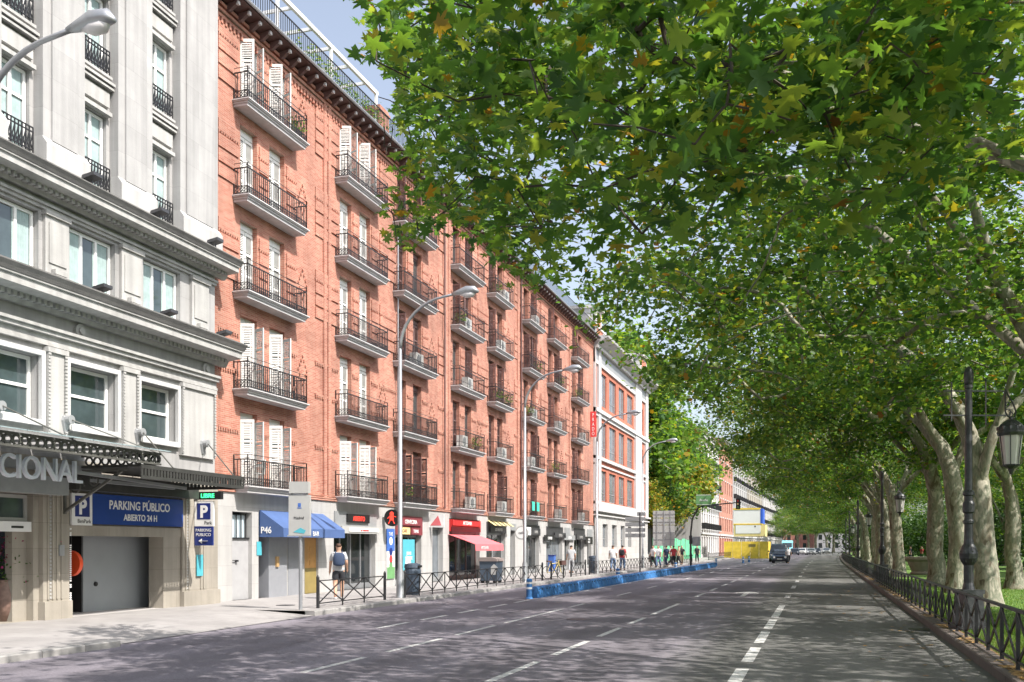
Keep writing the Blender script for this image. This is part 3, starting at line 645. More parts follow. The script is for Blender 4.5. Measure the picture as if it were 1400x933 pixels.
# 3 shop with red LED: grey fascia, roller shutter box, dark glass, door
def shop(u0,u1,fascia,glassm='window_dark',div=3,rail=1.0,zf=2.6,frame='metal_grey'):
    y0,y1=Yg(u0),Yg(u1)
    bx('shop_fascia',fascia,PX-.05,PX+.1,y0,y1,zf,3.2)
    f=MB(); n=div
    for i in range(n+1):
        y=y0+(y1-y0-.07)*i/n; f.box(PX-.26,PX-.18,y,y+.07,.13,zf)
    f.box(PX-.26,PX-.18,y0,y1,zf-.1,zf); f.box(PX-.26,PX-.17,y0,y1,.13,.35)
    o=part(f,'shop_frame',frame); gb=MB(); gb.box(PX-.235,PX-.215,y0,y1,.35,zf-.1); part(gb,'shop_window',glassm)
shop(455,512,'metal_grey','window_dark',4,zf=2.45,frame='galvanised')
bx('roller_shutter_box','sign_grey',PX+.02,PX+.34,Yg(457),Yg(513),2.35,2.62)
shop(539,575,'maroon_sign',div=3,zf=2.35); shop(590,604.5,'metal_grey','office_glass',1,zf=2.75); 
shop(613,655,'red_fascia',div=3,frame='brown_paint'); shop(664,690,'shop_dark',div=2); shop(697,703.5,'metal_grey',div=1,zf=2.8); shop(715,736,'shop_dark',div=2,zf=2.5); shop(746,768,'shop_dark','office_glass',div=2); shop(771,778,'metal_grey',div=1); shop(784,798,'shop_dark',div=2); shop(802,808,'metal_grey',div=1)
# goods seen behind glass
gd=MB()
for k in range(5): gd.box(PX-.5,PX-.42,Yg(716)+.3+k*.35,Yg(716)+.5+k*.35,.5+.3*(k%2),1.6+.12*k)
part(gd,'shop_goods','pale_yellow')
gd=MB(); gd.box(PX-.5,PX-.4,Yg(628),Yg(645),.8,2.2); part(gd,'shop_display','orange_wood')
bx('shop_curtain','poster_red',PX-.48,PX-.44,Yg(725),Yg(728),1.3,2.2)
# pink awning
aw=MB(); a0,a1=Yg(611),Yg(652); aw.poly([(PX+.06,a0,2.45),(PX+.06,a1,2.45),(PX+1.5,a1,1.95),(PX+1.5,a0,1.95)]); aw.poly([(PX+1.5,a0,1.95),(PX+1.5,a1,1.95),(PX+1.52,a1,1.62),(PX+1.52,a0,1.62)])
aw.poly([(PX+.06,a0,2.43),(PX+.06,a1,2.43),(PX+1.48,a1,1.93),(PX+1.48,a0,1.93)]); part(aw,'awning','pink_awning')
text('awning_lettering','ARTESANIA',.22,'sign_white',bld,(1.53,a0+.8-BY0,1.70),depth=.003)
t=MB()
for k in range(12): t.box(PX+.1,PX+.14,Yg(613)+.1,Yg(655)-.1,2.48+k*.03,2.49+k*.03)
part(t,'roller_shutter','maroon_sign')
# striped awning of the neighbouring shop
for k in range(9):
    a0=Yg(664)+(Yg(691)-Yg(664))*k/9; a1=Yg(664)+(Yg(691)-Yg(664))*(k+1)/9
    if k==0: st1=MB(); st2=MB()
    (st1 if k%2 else st2).poly([(PX+.1,a0,3.3),(PX+.1,a1,3.3),(PX+.55,a1,3.0),(PX+.55,a0,3.0)])
part(st1,'awning','shop_dark'); part(st2,'awning_stripes','pale_yellow')
# top-level signs fixed to the shopfronts
SH='shop signs along the brick building'
def plate_sign(name,label,cat,x,y0,y1,z0,z1,m,txt=None,size=.2,tm='sign_white',perp=False,depth=.06,group=SH,ty=None,sx=1.0):
    t=thing(name,label,cat,(x,y0,z0),0,group)
    b=MB()
    if perp: b.box(0,y1-y0,-depth/2,depth/2,0,z1-z0)
    else: b.box(0,depth,0,y1-y0,0,z1-z0)
    b.obj('panel',m,t)
    if txt:
        lines=txt.split('|'); 
        for i,l in enumerate(lines):
            z=(z1-z0)/2+size*.42*(len(lines)-1)-size*.36-i*size*1.05
            if perp: text('lettering',l,size,tm,t,((y1-y0)/2,-depth/2-.004,z),'y-',.003,'CENTER',sx,.004)
            else: text('lettering',l,size,tm,t,(depth+.004,(y1-y0)/2,z),'x+',.003,'CENTER',sx,.004)
    return t
plate_sign('led_sign','red lit letter panel above the entrance behind the man with the backpack','sign',PX+.12,Yg(470),Yg(500),2.78,3.12,'black','ABIERTO',.26,'led_red')
plate_sign('shop_sign','thin white lettered strip on the roller shutter box','sign',PX+.35,Yg(466),Yg(507),2.42,2.56,'sign_white','bar restaurante',.12,'poster_red',depth=.02)
t=thing('round_sign','round black sign with a red lit figure beside the second balcony bay','sign',(PX+.6,Yg(522),2.6),0,SH)
b=MB(); b.tube([(-.1,-.08,.45),(-.1,.08,.45)],.36,24); b.obj('disc','black',t); b=MB()
b.tube([(-.1,-.10,.62),(-.1,-.085,.62)],.09,12); b.box(-.19,-.01,-.10,-.083,.34,.55); b.bar((-.16,-.09,.36),(-.24,-.09,.2),.07,.02); b.bar((-.05,-.09,.36),(.03,-.09,.2),.07,.02); b.bar((-.18,-.09,.52),(-.29,-.09,.42),.05,.02); b.bar((-.02,-.09,.52),(.1,-.09,.48),.05,.02); b.obj('figure','led_red',t)
b=MB(); b.bar((-.56,0,.45),(-.4,0,.45),.05); b.obj('bracket','iron',t)
t=thing('banner_sign','tall blue and green banner with round pictures on the white shop pier','sign',(PX+.06,Yg(526.5),.45),0,SH)
bh=2.15; bw=Yg(537)-Yg(526.5)
b=MB(); b.box(0,.03,0,bw,bh*.55,bh); b.obj('upper_panel','poster_blue',t); b=MB(); b.box(0,.03,0,bw,0,bh*.55); b.obj('lower_panel','sign_white',t); b=MB(); b.box(.03,.035,0,bw,0,.5); b.obj('green_band','poster_green',t)
text('lettering','THE',.22,'sign_white',t,(.034,bw/2,bh-.3),'x+',.002,'CENTER')
for k,(mm,zz) in enumerate((('sign_white',1.62),('navy_sign',1.18),('poster_red',.88),('poster_green',.62))):
    b=MB(); b.tube([(.03,bw/2,zz-.02*k),(.038,bw/2,zz-.02*k)],.17,16); b.obj('round_picture',mm,t)
plate_sign('shop_sign','dark red fascia sign over the shop behind the first lamp post','sign',PX+.12,Yg(541),Yg(572),2.78,3.12,'maroon_sign','CERVECERIA',.24)
plate_sign('shop_sign','pale pink lettered board just under the dark red fascia','sign',PX+.11,Yg(541),Yg(556),2.38,2.68,'pale_yellow','CAFE',.2,'maroon_sign')
plate_sign('shop_sign','small maroon board beside the pale pink lettered board','sign',PX+.11,Yg(558),Yg(570),2.38,2.68,'maroon_sign','TAPAS',.2)
t=plate_sign('poster','turquoise poster with rounded picture standing in the shop window by the lamp post','poster',PX+.1,Yg(547),Yg(563),.75,2.15,'cyan_poster','JOINS|NATURE',.2,'sign_white',depth=.04,group='posters')
b=MB(); b.tube([(.045,.55,.35),(.052,.55,.35)],.3,16); b.obj('picture',"cloth_white",t)
plate_sign('wall_notice','small cyan notice on the white wall left of the blue awning','notice',PX+.05,Yg(349),Yg(355.5),1.55,2.0,'cyan_poster',depth=.015,group='wall notices')
t=thing('hanging_sign','white flag sign with red triangle hanging over the grey shop door','sign',(PX+.04,Yg(586),2.75),0,SH)
b=MB(); b.box(0,.75,-.02,.02,0,.62); b.obj('panel','sign_white',t); b=MB(); b.extrude([(.05,.08),(.62,.08),(.45,.55)],'y',-.03,-.022); b.obj('triangle','pink_awning',t)
plate_sign('shop_sign','bright red fascia sign above the pink awning','sign',PX+.12,Yg(615),Yg(653),2.9,3.2,'red_fascia','ARTESANIA',.26)
plate_sign('shop_sign','black fascia sign with pale letters under the striped awning','sign',PX+.12,Yg(667),Yg(688),2.66,2.95,'shop_dark','LOS MONTES',.22)
t=thing('round_sign','round silver sign with black writing on a bracket past the striped awning','sign',(PX+.6,Yg(698),2.2),0,SH)
b=MB(); b.tube([(.1,-.06,.45),(.1,.06,.45)],.42,24); b.obj('disc','sign_grey',t); b=MB(); b.tube([(.1,-.065,.45),(.1,-.061,.45)],.34,24); b.obj('inner_disc','sign_white',t); text('lettering','cafe',.22,'black',t,(.1,-.07,.38),'y-',.003,'CENTER'); b=MB(); b.bar((-.56,0,.45),(-.32,0,.45),.05); b.obj('bracket','iron',t)
for (u0,u1,z0,z1,tx,lb,mm,tm) in ((716,722,2.55,3.05,'P','small white square projecting sign above the yellow goods','sign_white','black'),(723,735,2.55,3.0,'LAMAS','dark fascia sign above the shop with yellow goods','shop_dark','sign_grey'),(741,755,2.2,2.6,'CHOPPER','black box sign with white letters over the shop with a blue bin','black','sign_white'),(755,770,2.45,2.8,'OPTICA','dark fascia sign above the glass shopfront','shop_dark','sign_grey'),(768,783,2.3,2.65,'LOTERIA','grey box sign past the black box sign','metal_grey','sign_white'),(785,797,2.35,2.75,'CENTRO','dark sign over the seventh bay doorway','shop_dark','sign_grey'),(797,807,2.0,2.6,'MUSEO|PRADO','black sign with white writing at the far end of the shops','black','sign_white')):
    plate_sign('shop_sign',lb,'sign',PX+.14,Yg(u0),Yg(u1),z0,z1,mm,tx,.26 if '|' not in tx else .2,tm)
t=plate_sign('vertical_banner','red vertical banner with white letters hung at the far corner of the brick building','banner',PX+.1,Yg(803)-.1,Yg(803)+.9,9.4,11.9,'poster_red',None,depth=.9,perp=True,group='banners')
t.location=(PX+.02,Yg(807),10.7); t.scale=(.58,1,.82)
for o in children(t): o.scale=(.8,.1,1.0)
for k,chh in enumerate('PRADO'): text('lettering',chh,.5,'sign_white',t,(.4,-.06,2.0-k*.46),'y-',.003,'CENTER')
for o in children(t):
    if o.name.startswith('lettering'): o.rotation_euler=(0,0,0)
# balcony clutter
fl=['first floor','second floor','third floor','fourth floor','top floor']; cn=['first','second','third','fourth','fifth','sixth','seventh','last']
def ac_meshes():
    a=MB(); a.box(0,.32,0,.82,.08,.66); b=MB(); b.tube([(.321,.3,.37),(.33,.3,.37)],.22,20); c=MB(); c.box(.04,.09,.08,.14,0,.08); c.box(.2,.26,.08,.14,0,.08); c.box(.04,.09,.66,.72,0,.08); c.box(.2,.26,.66,.72,0,.08); return a.mesh('casing','ac_white'),b.mesh('fan_grille','metal_grey'),c.mesh('feet','iron')
ACM=ac_meshes()
for ci,zi,fr in ((2,2,.42),(2,4,.55),(3,3,.35),(3,2,.4),(3,1,.2),(4,3,.4),(4,0,.45),(4,1,.45),(5,1,.25),(5,2,.35),(5,4,.5),(6,0,.5),(6,2,.5),(7,0,.5),(7,2,.6),(4,4,.6),(3,0,.5)):
    a,b=cr_[ci]; t=thing('air_conditioner','white air conditioner, %s, %s balcony column from the hotel'%(fl[zi],cn[ci]),'air conditioner',(PX+.10,a+(b-a)*fr,slabz[zi]+.262),0,'air conditioners on the balconies')
    for me,n in zip(ACM,('casing','fan_grille','feet')): put(me,n,t,(0,0,0))
for fr in (.12,.42):
    a,b=cr_[5]; t=MB(); y=a+(b-a)*fr; t.box(0,.02,0,.55,0,.55); t.box(-.03,.0,0,.55,.53,.57)
    o=t.obj('towel','towel_green'); o.location=(PX+.56,y,slabz[0]+.26+.32); tag(o,'green towel over the first floor railing of the sixth column, %s of the two'%('nearer' if fr<.3 else 'farther'),'towel','green towels on the railing')
# chairs and table on the first balcony
t=thing('balcony_chair','white wire chair on the first floor balcony next to the hotel','chair',(PX+.28,cr_[0][0]+.9,slabz[0]+.26))
b=MB(); b.box(-.2,.2,-.2,.2,.42,.45); b.obj('seat','white_paint',t); b=MB()
for sx in(-1,1):
    for sy in(-1,1): b.bar((sx*.18,sy*.18,0),(sx*.18,sy*.18,.42),.025)
b.obj('legs','white_paint',t); b=MB(); b.bar((-.2,.2,.42),(-.2,.27,.9),.03); b.bar((.2,.2,.42),(.2,.27,.9),.03); b.bar((-.2,.27,.9),(.2,.27,.9),.03); b.bar((-.2,.24,.7),(.2,.24,.7),.03); b.obj('backrest','white_paint',t)
# ============================================================ HOTEL (grey stone, left)
LH=17.45; HX=-LH; HY1=BY0-.06; HY0=2.0
hot=thing('stone_hotel','grey stone hotel with heavy dentil cornices above the parking entrance, at the left edge','building',(HX,HY1,0))
h_=lambda u: onX(u,LH)
def HP(mb,n,m,smooth=False): return mb.wobj(n,m,hot,smooth)
# bay spacing taken from two neighbouring windows
yA,yB=h_(86),h_(153); yC,yD=h_(186),h_(238); bay=yC-yA
winL=[(yA-bay*k,yB-bay*k,4.78,6.28) for k in range(-1,4)]; winL[0]=(yC,yD,4.78,6.28)
win2=[(h_(89)-bay*k,h_(153)-bay*k,8.25,9.64) for k in range(0,4)]+[(h_(193),h_(245),8.25,9.64)]
wy0,wy1,wz0,wz1=h_(105),h_(143),h_(200),h_(232); bay3=wz0-wy0
up=[]
for f in range(3):
    z=10.85+3.0*f
    up+=[(wz0,wz1,z,z+1.95)]+[(wy0-bay3*k,wy1-bay3*k,z,z+1.95) for k in range(0,4)]
lowdoor=(h_(8)-1.9,h_(45)-.15,.13,3.05)
gar=(h_(85),h_(219),.13,2.12)
b=MB(); wall_holes(b,HX,HY0,HY1,3.95,7.0,winL,.42); lb_=MB(); wall_holes(lb_,HX,HY0,HY1,0,3.95,[lowdoor,gar],.42); HP(lb_,'ground_floor_wall','base_stone')  # lower wall coloured darker tan: the canopies' shade is put into its colour
wall_holes(b,HX,HY0,HY1,7.0,10.1,win2,.3); wall_holes(b,HX-.05,HY0,HY1,10.1,19.5,up,.28)
b.quad((HX,HY1,0),(HX,HY1,19.5),(HX-14,HY1,19.5),(HX-14,HY1,0)); b.quad((HX-14,HY0,19.5),(HX,HY0,19.5),(HX,HY1,19.5),(HX-14,HY1,19.5)); HP(b,'wall','hotel_stone')
# inner dark wall behind the windows
b=MB(); b.quad((HX-.9,HY0,2.4),(HX-.9,HY1-.1,2.4),(HX-.9,HY1-.1,19.5),(HX-.9,HY0,19.5)); HP(b,'inner_wall','dark_interior')
def cornice(z0,z1,p,n,dark=True):
    b=MB(); hgt=z1-z0
    prof=[(HX,z0),(HX+.12,z0),(HX+.16,z0+.1*hgt),(HX+.22,z0+.28*hgt),(HX+p*.8,z0+.36*hgt),(HX+p*.8,z0+.62*hgt),(HX+p*.86,z0+.64*hgt),(HX+p*.86,z0+.7*hgt),(HX,z0+.7*hgt)]
    b.extrude(prof,'y',HY0,HY1+p*.5); HP(b,'cornice','hotel_trim')
    b=MB(); b.extrude([(HX,z0+.7*hgt+.003),(HX+p*.88,z0+.7*hgt+.003),(HX+p*.93,z0+.82*hgt),(HX+p,z0+.95*hgt),(HX+p,z1),(HX,z1+.06)],'y',HY0,HY1+p*.55); HP(b,'cornice_cap','cornice_dark')
    b=MB(); y=HY0+2
    while y<HY1+.1: b.box(HX+.2,HX+.34,y,y+.1,z0+.12*hgt,z0+.33*hgt); y+=.18
    HP(b,'dentils','hotel_trim')
cornice(7.32,7.98,.85,0); cornice(9.98,10.52,.75,1)
b=MB()
for (z0,z1,p) in ((6.55,6.62,.10),(6.62,6.80,.06),(6.80,6.90,.16),(6.9,6.97,.22)): b.box(HX,HX+p,HY0,HY1,z0,z1)
for (z0,z1,p) in ((9.72,9.80,.07),(9.80,9.86,.12)): b.box(HX,HX+p,HY0,HY1,z0,z1)
HP(b,'string_course','hotel_trim')
# frieze rosettes, pilasters with fluted strips
b=MB()
for y in (HY1-.55,HY1-.55-bay*2): 
    b.tube([(HX+.0,y,7.12),(HX+.09,y,7.12)],.17,14); b.tube([(HX+.09,y,7.12),(HX+.14,y,7.12)],.09,10)
HP(b,'rosette','hotel_trim')
bead=MB()
gaps=[(winL[i][1],winL[i-1][0]) for i in range(1,len(winL))]+[(yD,HY1)]
for (a,c) in gaps:
    a+=.16; c-=.14
    if c-a<.2: continue
    pil=MB(); pil.box(HX,HX+.10,a,c,4.45,6.5); pil.box(HX,HX+.16,a-.02,c+.02,6.40,6.52); pil.box(HX+.10,HX+.13,a+.0,a+.06,4.5,6.4); pil.box(HX+.10,HX+.13,c-.06,c,4.5,6.4)
    HP(pil,'pilaster','hotel_trim')
    z=4.55
    while z<6.35: bead.box(HX+.13,HX+.15,a+.0,a+.09,z,z+.05); bead.box(HX+.13,HX+.15,c-.09,c,z,z+.05); z+=.085
for (y0,y1) in ((h_(45)+.02,h_(83)),(h_(243),HY1-.02)):
    pil=MB(); pil.box(HX,HX+.12,y0,y1,.0,3.9); pil.box(HX,HX+.2,y0-.03,y1+.02,0,.55)
    for q in (y0+.12,y0+(y1-y0)*.48): pil.box(HX+.12,HX+.15,q,q+.05,.6,3.2); pil.box(HX+.12,HX+.15,q+.15,q+.2,.6,3.2)
    HP(pil,'pilaster','base_stone')  # darker than the upper pilasters, canopy shade painted into the stone colour
    z=.62
    while z<3.2: bead.box(HX+.12,HX+.14,y0+.19,y0+.25,z,z+.05); z+=.085
# second storey pilasters with capitals and corbels
g2=[(win2[i][1],win2[i-1][0]) for i in range(1,4)]+[(win2[0][1],win2[4][0]),(win2[4][1],HY1)]
for (a,c) in g2:
    m_=(a+c)/2; hw=min(.42,(c-a)/2-.12); 
    pil=MB(); pil.box(HX,HX+.09,m_-hw,m_+hw,8.0,9.72); pil.box(HX+.09,HX+.12,m_-hw+.1,m_+hw-.1,8.5,9.45); pil.box(HX,HX+.15,m_-hw-.03,m_+hw+.03,9.6,9.7); pil.box(HX+.1,HX+.22,m_-.2,m_+.2,8.25,8.36); pil.box(HX+.1,HX+.3,m_-.28,m_+.28,8.1,8.2); HP(pil,'pilaster','hotel_trim')
HP(bead,'bead_moulding','hotel_trim')
# upper piers and window surrounds
cen=[(wz0+wz1)/2]+[(wy0+wy1)/2-bay3*k for k in range(4)]
for (a,c) in [(wz1,HY1-.05)]+[(wy1-bay3*k,(wz0 if k==0 else wy0-bay3*(k-1))) for k in range(4)]:
    a2=a+.12; c2=c-.12
    b=MB(); b.box(HX-.05,HX+.22,a2,c2,11.2,19.5); b.box(HX+.22,HX+.27,a2+.25,c2-.3,11.3,19.5); HP(b,'pier','hotel_stone')
for (a,c) in [(wz1,HY1-.05)]+[(wy1-bay3*k,(wz0 if k==0 else wy0-bay3*(k-1))) for k in range(4)]:
    b=MB(); b.extrude([(HX-.05,10.5),(HX+.36,10.5),(HX+.36,11.15),(HX+.23,11.32),(HX-.05,11.32)],'y',a+.08,c-.08); HP(b,'pier_base','hotel_white')
for (a,c,z0,z1) in up:
    b=MB(); b.box(HX-.05,HX+.10,a-.05,c+.05,z1+.02,z1+.12); b.box(HX-.05,HX+.04,a-.02,c+.02,z1+.25,z1+.62); b.box(HX-.05,HX+.12,a-.1,c+.1,z1+.70,z1+.76); b.box(HX-.05,HX+.16,a-.1,c+.1,z1+.80,z1+.87); HP(b,'window_panel','hotel_trim')
def hwin(a,c,z0,z1,x,mull,name='window',fm='white_paint',curt=False,trans=None):
    fr=MB(); t=.08
    fr.box(x-.05,x+.03,a,c,z0,z0+t); fr.box(x-.05,x+.03,a,c,z1-t,z1); fr.box(x-.05,x+.03,a,a+t,z0+t,z1-t); fr.box(x-.05,x+.03,c-t,c,z0+t,z1-t)
    for m in mull: y=a+(c-a)*m; fr.box(x-.045,x+.035,y-.04,y+.04,z0+t,z1-t)
    if trans: z=z0+(z1-z0)*trans; fr.box(x-.04,x+.028,a+t,c-t,z-.035,z+.035)
    o=HP(fr,name,fm); p=MB(); p.box(x-.03,x-.015,a+t,c-t,z0+t,z1-t); p.obj('pane','window_glass',o)
    if curt:
        q=MB(); w=(c-a)*.32
        for s in (a+.1,c-.1-w):
            n=14
            for i in range(n):
                ya=s+w*i/n; yb=s+w*(i+1)/n; dx=.03*(i%2)
                q.quad((x-.012+dx*.2,ya,z0+t),(x-.012+(.03-dx)*.2,yb,z0+t),(x-.012+(.03-dx)*.2,yb,z1-t),(x-.012+dx*.2,ya,z1-t))
        q.obj('curtain','curtain',o)
for (a,c,z0,z1) in winL:
    hwin(a+.02,c-.02,z0+.02,z1-.02,HX-.24,(),trans=.52)
    s=MB(); s.box(HX-.05,HX+.10,a-.12,a,z0-.12,z1+.12); s.box(HX-.05,HX+.10,c,c+.12,z0-.12,z1+.12); s.box(HX-.05,HX+.10,a,c,z1,z1+.12); s.box(HX-.05,HX+.14,a,c,z0-.14,z0); HP(s,'window_surround','white_render')
    q=MB(); q.bar((HX-.5,c-.3,z0),(HX-.5,c-.3,z1),.3,.1); q.bar((HX-.45,a+(c-a)*.55,z0),(HX-.45,c-.35,z0+.8),.14,.1); HP(q,'wooden_post','wood_light')
for (a,c,z0,z1) in win2: hwin(a+.02,c-.02,z0+.02,z1-.02,HX-.16,(.33,.66),curt=True)
for (a,c,z0,z1) in up: hwin(a+.02,c-.02,z0+.02,z1-.02,HX-.17,(.5,),curt=True,trans=.66)
for (a,c,z0,z1) in up:
    r=MB(); n=9; x=HX+.05
    for i in range(n+1):
        y=a+(c-a)*i/n; r.box(x-.012,x+.012,y-.012,y+.012,z0-.02,z0+.62)
        if i<n: r.bar((x,y,z0+.12),(x,y+(c-a)/n,z0+.5),.022); r.bar((x,y+.02,z0+.3),(x,y+(c-a)/n-.02,z0+.12),.02)
    for z in (z0,z0+.1,z0+.52,z0+.62): r.box(x-.016,x+.016,a,c,z-.012,z+.014)
    HP(r,'window_railing','iron')
    r=MB(); r.box(HX-.02,HX+.13,a-.02,c+.02,z0-.1,z0-.03); HP(r,'window_sill','hotel_trim')
# floodlights on the cornices
for (y,z) in [(m,10.66) for m in (HY1-.8,HY1-.8-bay3,HY1-.8-2*bay3)]+[(m,8.06) for m in (HY1-.35,HY1-.35-bay,HY1-.35-2*bay)]:
    f=MB(); f.bar((HX+.55,y,z-.08),(HX+.55,y,z+.06),.03); f.extrude([(HX+.38,z+.05),(HX+.72,z+.12),(HX+.72,z+.2),(HX+.38,z+.14)],'y',y-.16,y+.16); HP(f,'floodlight','shop_dark')
# anchors and tie rods of the canopy
for k,(u,v,ue) in enumerate(((-20,556,95),(78,575,212),(180,592,230),(272,607,316))):
    y=h_(u); z=zX(u,v,LH); a=MB(); a.lathe((HX+.1,y,z-.02),[(.05,-.28),(.10,-.12),(.13,0),(.10,.1),(.03,.14)],12); a.tube([(HX+.05,y,z),(HX+.3,y,z)],.11,12); HP(a,'rod_anchor','metal_grey')
    r=MB(); r.tube([(HX+.28,y,z),(-15.3,onX(ue,15.3),4.08 if k<2 else 3.78)],.018,6); HP(r,'tie_rod','canopy_metal')
# door transom, automatic door header, glass doors with plants behind
a,c=lowdoor[0],lowdoor[1]
hwin(a,c,2.42,3.03,HX-.2,(.3,.62),'door_transom',fm='sign_grey')
b=MB(); b.box(HX-.2,HX-.05,a,c,2.18,2.41); HP(b,'door_header','sign_white')
b=MB(); b.box(HX-.05,HX-.04,c-.6,c-.25,2.26,2.31); HP(b,'door_sensor','black')
b=MB(); b.box(HX-.4,HX-.2,c-.42,c,.13,2.18); HP(b,'door_jamb','base_stone')
b=MB(); b.box(HX-1.9,HX-1.85,a-1,c,.13,2.2); b.box(HX-1.9,HX-.4,a-1,c,2.2,2.24); HP(b,'entrance_back_wall','canopy_metal')
b=MB(); b.box(HX-1.9,HX,a-1,c,.02,.132); HP(b,'entrance_floor','base_stone')
# garage: lintel, recessed grey panel, dark passage, floor
a,c=gar[0],gar[1]
b=MB(); b.box(HX,HX+.06,a,h_(243),2.10,2.36); HP(b,'garage_lintel','base_stone')
ym=onX(109,LH+.93); yc2=c+.8
b=MB(); b.box(HX-.95,HX-.9,ym,yc2,.10,2.3); HP(b,'garage_panel','shutter_grey')
b=MB(); b.tube([(HX-.9,ym+.45,.85),(HX-.86,ym+.45,.85)],.06,10); HP(b,'panel_knob','black')
b=MB(); b.box(HX-4,HX-3.9,a-.3,ym+.1,.1,2.3); b.box(HX-4,HX-.42,a-.32,a-.3,.1,2.3); b.box(HX-.97,HX-.42,yc2,yc2+.05,.1,2.3); b.box(HX-3.9,HX-.95,ym+.0,ym+.02,.1,2.3); b.box(HX-4,HX-.42,a-.3,yc2,2.14,2.2); HP(b,'garage_passage','dark_interior')
b=MB(); b.box(HX-4,HX,a-.3,c,.02,.131); HP(b,'garage_floor','ramp_paving')
b=MB(); b.box(HX+.0,HX+.05,c,h_(243)-.02,.13,2.1); HP(b,'garage_jamb','base_stone')
# mosaic strip beside the opening
b=MB(); y=h_(83.5)
for k in range(40):
    z=.3+k*.05
    if rnd.random()<.6: b.box(HX+.1,HX+.13,y,y+.05,z,z+.035)
HP(b,'mosaic_strip','sign_white')
# glazed canopy A
cY0,cY1=4.0,onX(213,15.1); cx=-15.1
b=MB(); b.box(cx-.06,cx,cY0,cY1,3.78,3.82); b.box(cx-.06,cx,cY0,cY1,4.02,4.07); b.box(HX+.1,cx,cY1-.06,cY1,3.78,3.82); b.box(HX+.1,cx,cY1-.06,cY1,4.02,4.07)
b.box(HX+.1,cx-.06,cY0,cY0+.05,3.8,3.86)
HP(b,'canopy_frame','canopy_metal')
def ringrow(b,p,q,z,r=.085,w=.03,st=.2):
    P=Vector(p);Q=Vector(q); n=int((Q-P).length/st); d=(Q-P)/n; dn=d.normalized()
    for i in range(n):
        m=P+d*(i+.5)
        for t in range(8):
            a0=t*PI/4;a1=a0+PI/4
            s0=m+dn*r*math.cos(a0); s1=m+dn*r*math.cos(a1); b.bar((s0.x,s0.y,z+r*math.sin(a0)),(s1.x,s1.y,z+r*math.sin(a1)),.03,w)
b=MB(); ringrow(b,(cx-.03,cY0+6,0),(cx-.03,cY1,0),3.92,.10,.04,.215); ringrow(b,(HX+.2,cY1-.03,0),(cx-.05,cY1-.03,0),3.92,.10,.04,.215); HP(b,'canopy_lattice','canopy_metal')
b=MB(); y=cY0; k=0
while y<cY1+.1:
    e=min(y+.93,cY1+.12); b.extrude([(HX+.2,4.33),(cx+.2,4.10),(cx+.2,4.12),(HX+.2,4.35)],'y',y,e-.03); y+=.93
HP(b,'canopy_glass','canopy_glass')
b=MB(); y=cY0
while y<cY1: b.box(HX+.1,cx-.06,y,y+.05,4.0,4.06); y+=.93
b.box(HX+.55,HX+.65,cY0,cY1,3.55,3.75); HP(b,'canopy_beam','metal_grey')
# second, dark canopy
dY0,dY1=onX(186,15.1),onX(331,15.1)
b=MB(); b.box(HX+.05,cx-.05,dY0,dY1,3.70,3.74); HP(b,'dark_canopy_roof','canopy_dark')
b=MB(); b.box(cx-.05,cx-.02,dY0,dY1,3.42,3.5); b.box(cx-.05,cx-.02,dY0,dY1,3.66,3.76); b.box(HX+.05,cx-.05,dY1-.03,dY1,3.42,3.5); b.box(HX+.05,cx-.05,dY1-.03,dY1,3.66,3.76)
y=dY0
while y<dY1: b.box(cx-.05,cx-.025,y,y+.07,3.5,3.66); y+=.12
x=HX+.05
while x<cx-.1: b.box(x,x+.07,dY1-.028,dY1-.005,3.5,3.66); x+=.12
HP(b,'dark_canopy_fascia','canopy_dark')
b=MB(); b.box(HX+.12,HX+.5,dY0,h_(250),3.20,3.6); HP(b,'canopy_soffit_box','canopy_dark'); b=MB(); b.box(HX+.9,HX+1.0,dY0,dY1-1.2,3.36,3.44); b.bar((HX+1.6,dY0-1.5,3.5),(HX+1.6,dY1-1.6,3.36),.07); HP(b,'canopy_tube','metal_grey')
# letter beam with the hotel's lettering
bxm=MB(); yl0,yl1=8.0,onX(84,16.7); bxm.box(-16.95,-16.65,yl0,yl1,3.02,3.42); HP(bxm,'letter_beam','metal_grey')
text('lettering','NACIONAL',.70,'letter_metal',hot,(-15.75-HX,onX(102,15.75)-HY1,3.24),depth=.04,align='RIGHT',sx=.90,bold=.0)
# scroll bracket
b=MB(); y=h_(76)
b.bar((HX+.12,y,2.62),(HX+.12,y,3.5),.07); b.bar((HX+.14,y,2.68),(HX+1.75,y,3.62),.06); b.bar((HX+.12,y,3.6),(HX+1.9,y,3.66),.06)
def spiral(cx_,cz,r0,turns,ph):
    pts=[]
    for k in range(int(turns*12)):
        a=ph+k*PI/6; r=r0*(1-k/(turns*12)*.85); pts.append((cx_+r*math.cos(a),y,cz+r*math.sin(a)))
    b.tube(pts,.02,5)
spiral(HX+.45,3.28,.24,1.8,0); spiral(HX+.98,3.40,.17,1.8,1)
HP(b,'scroll_bracket','canopy_metal')
hotel_before=set(bpy.data.objects)
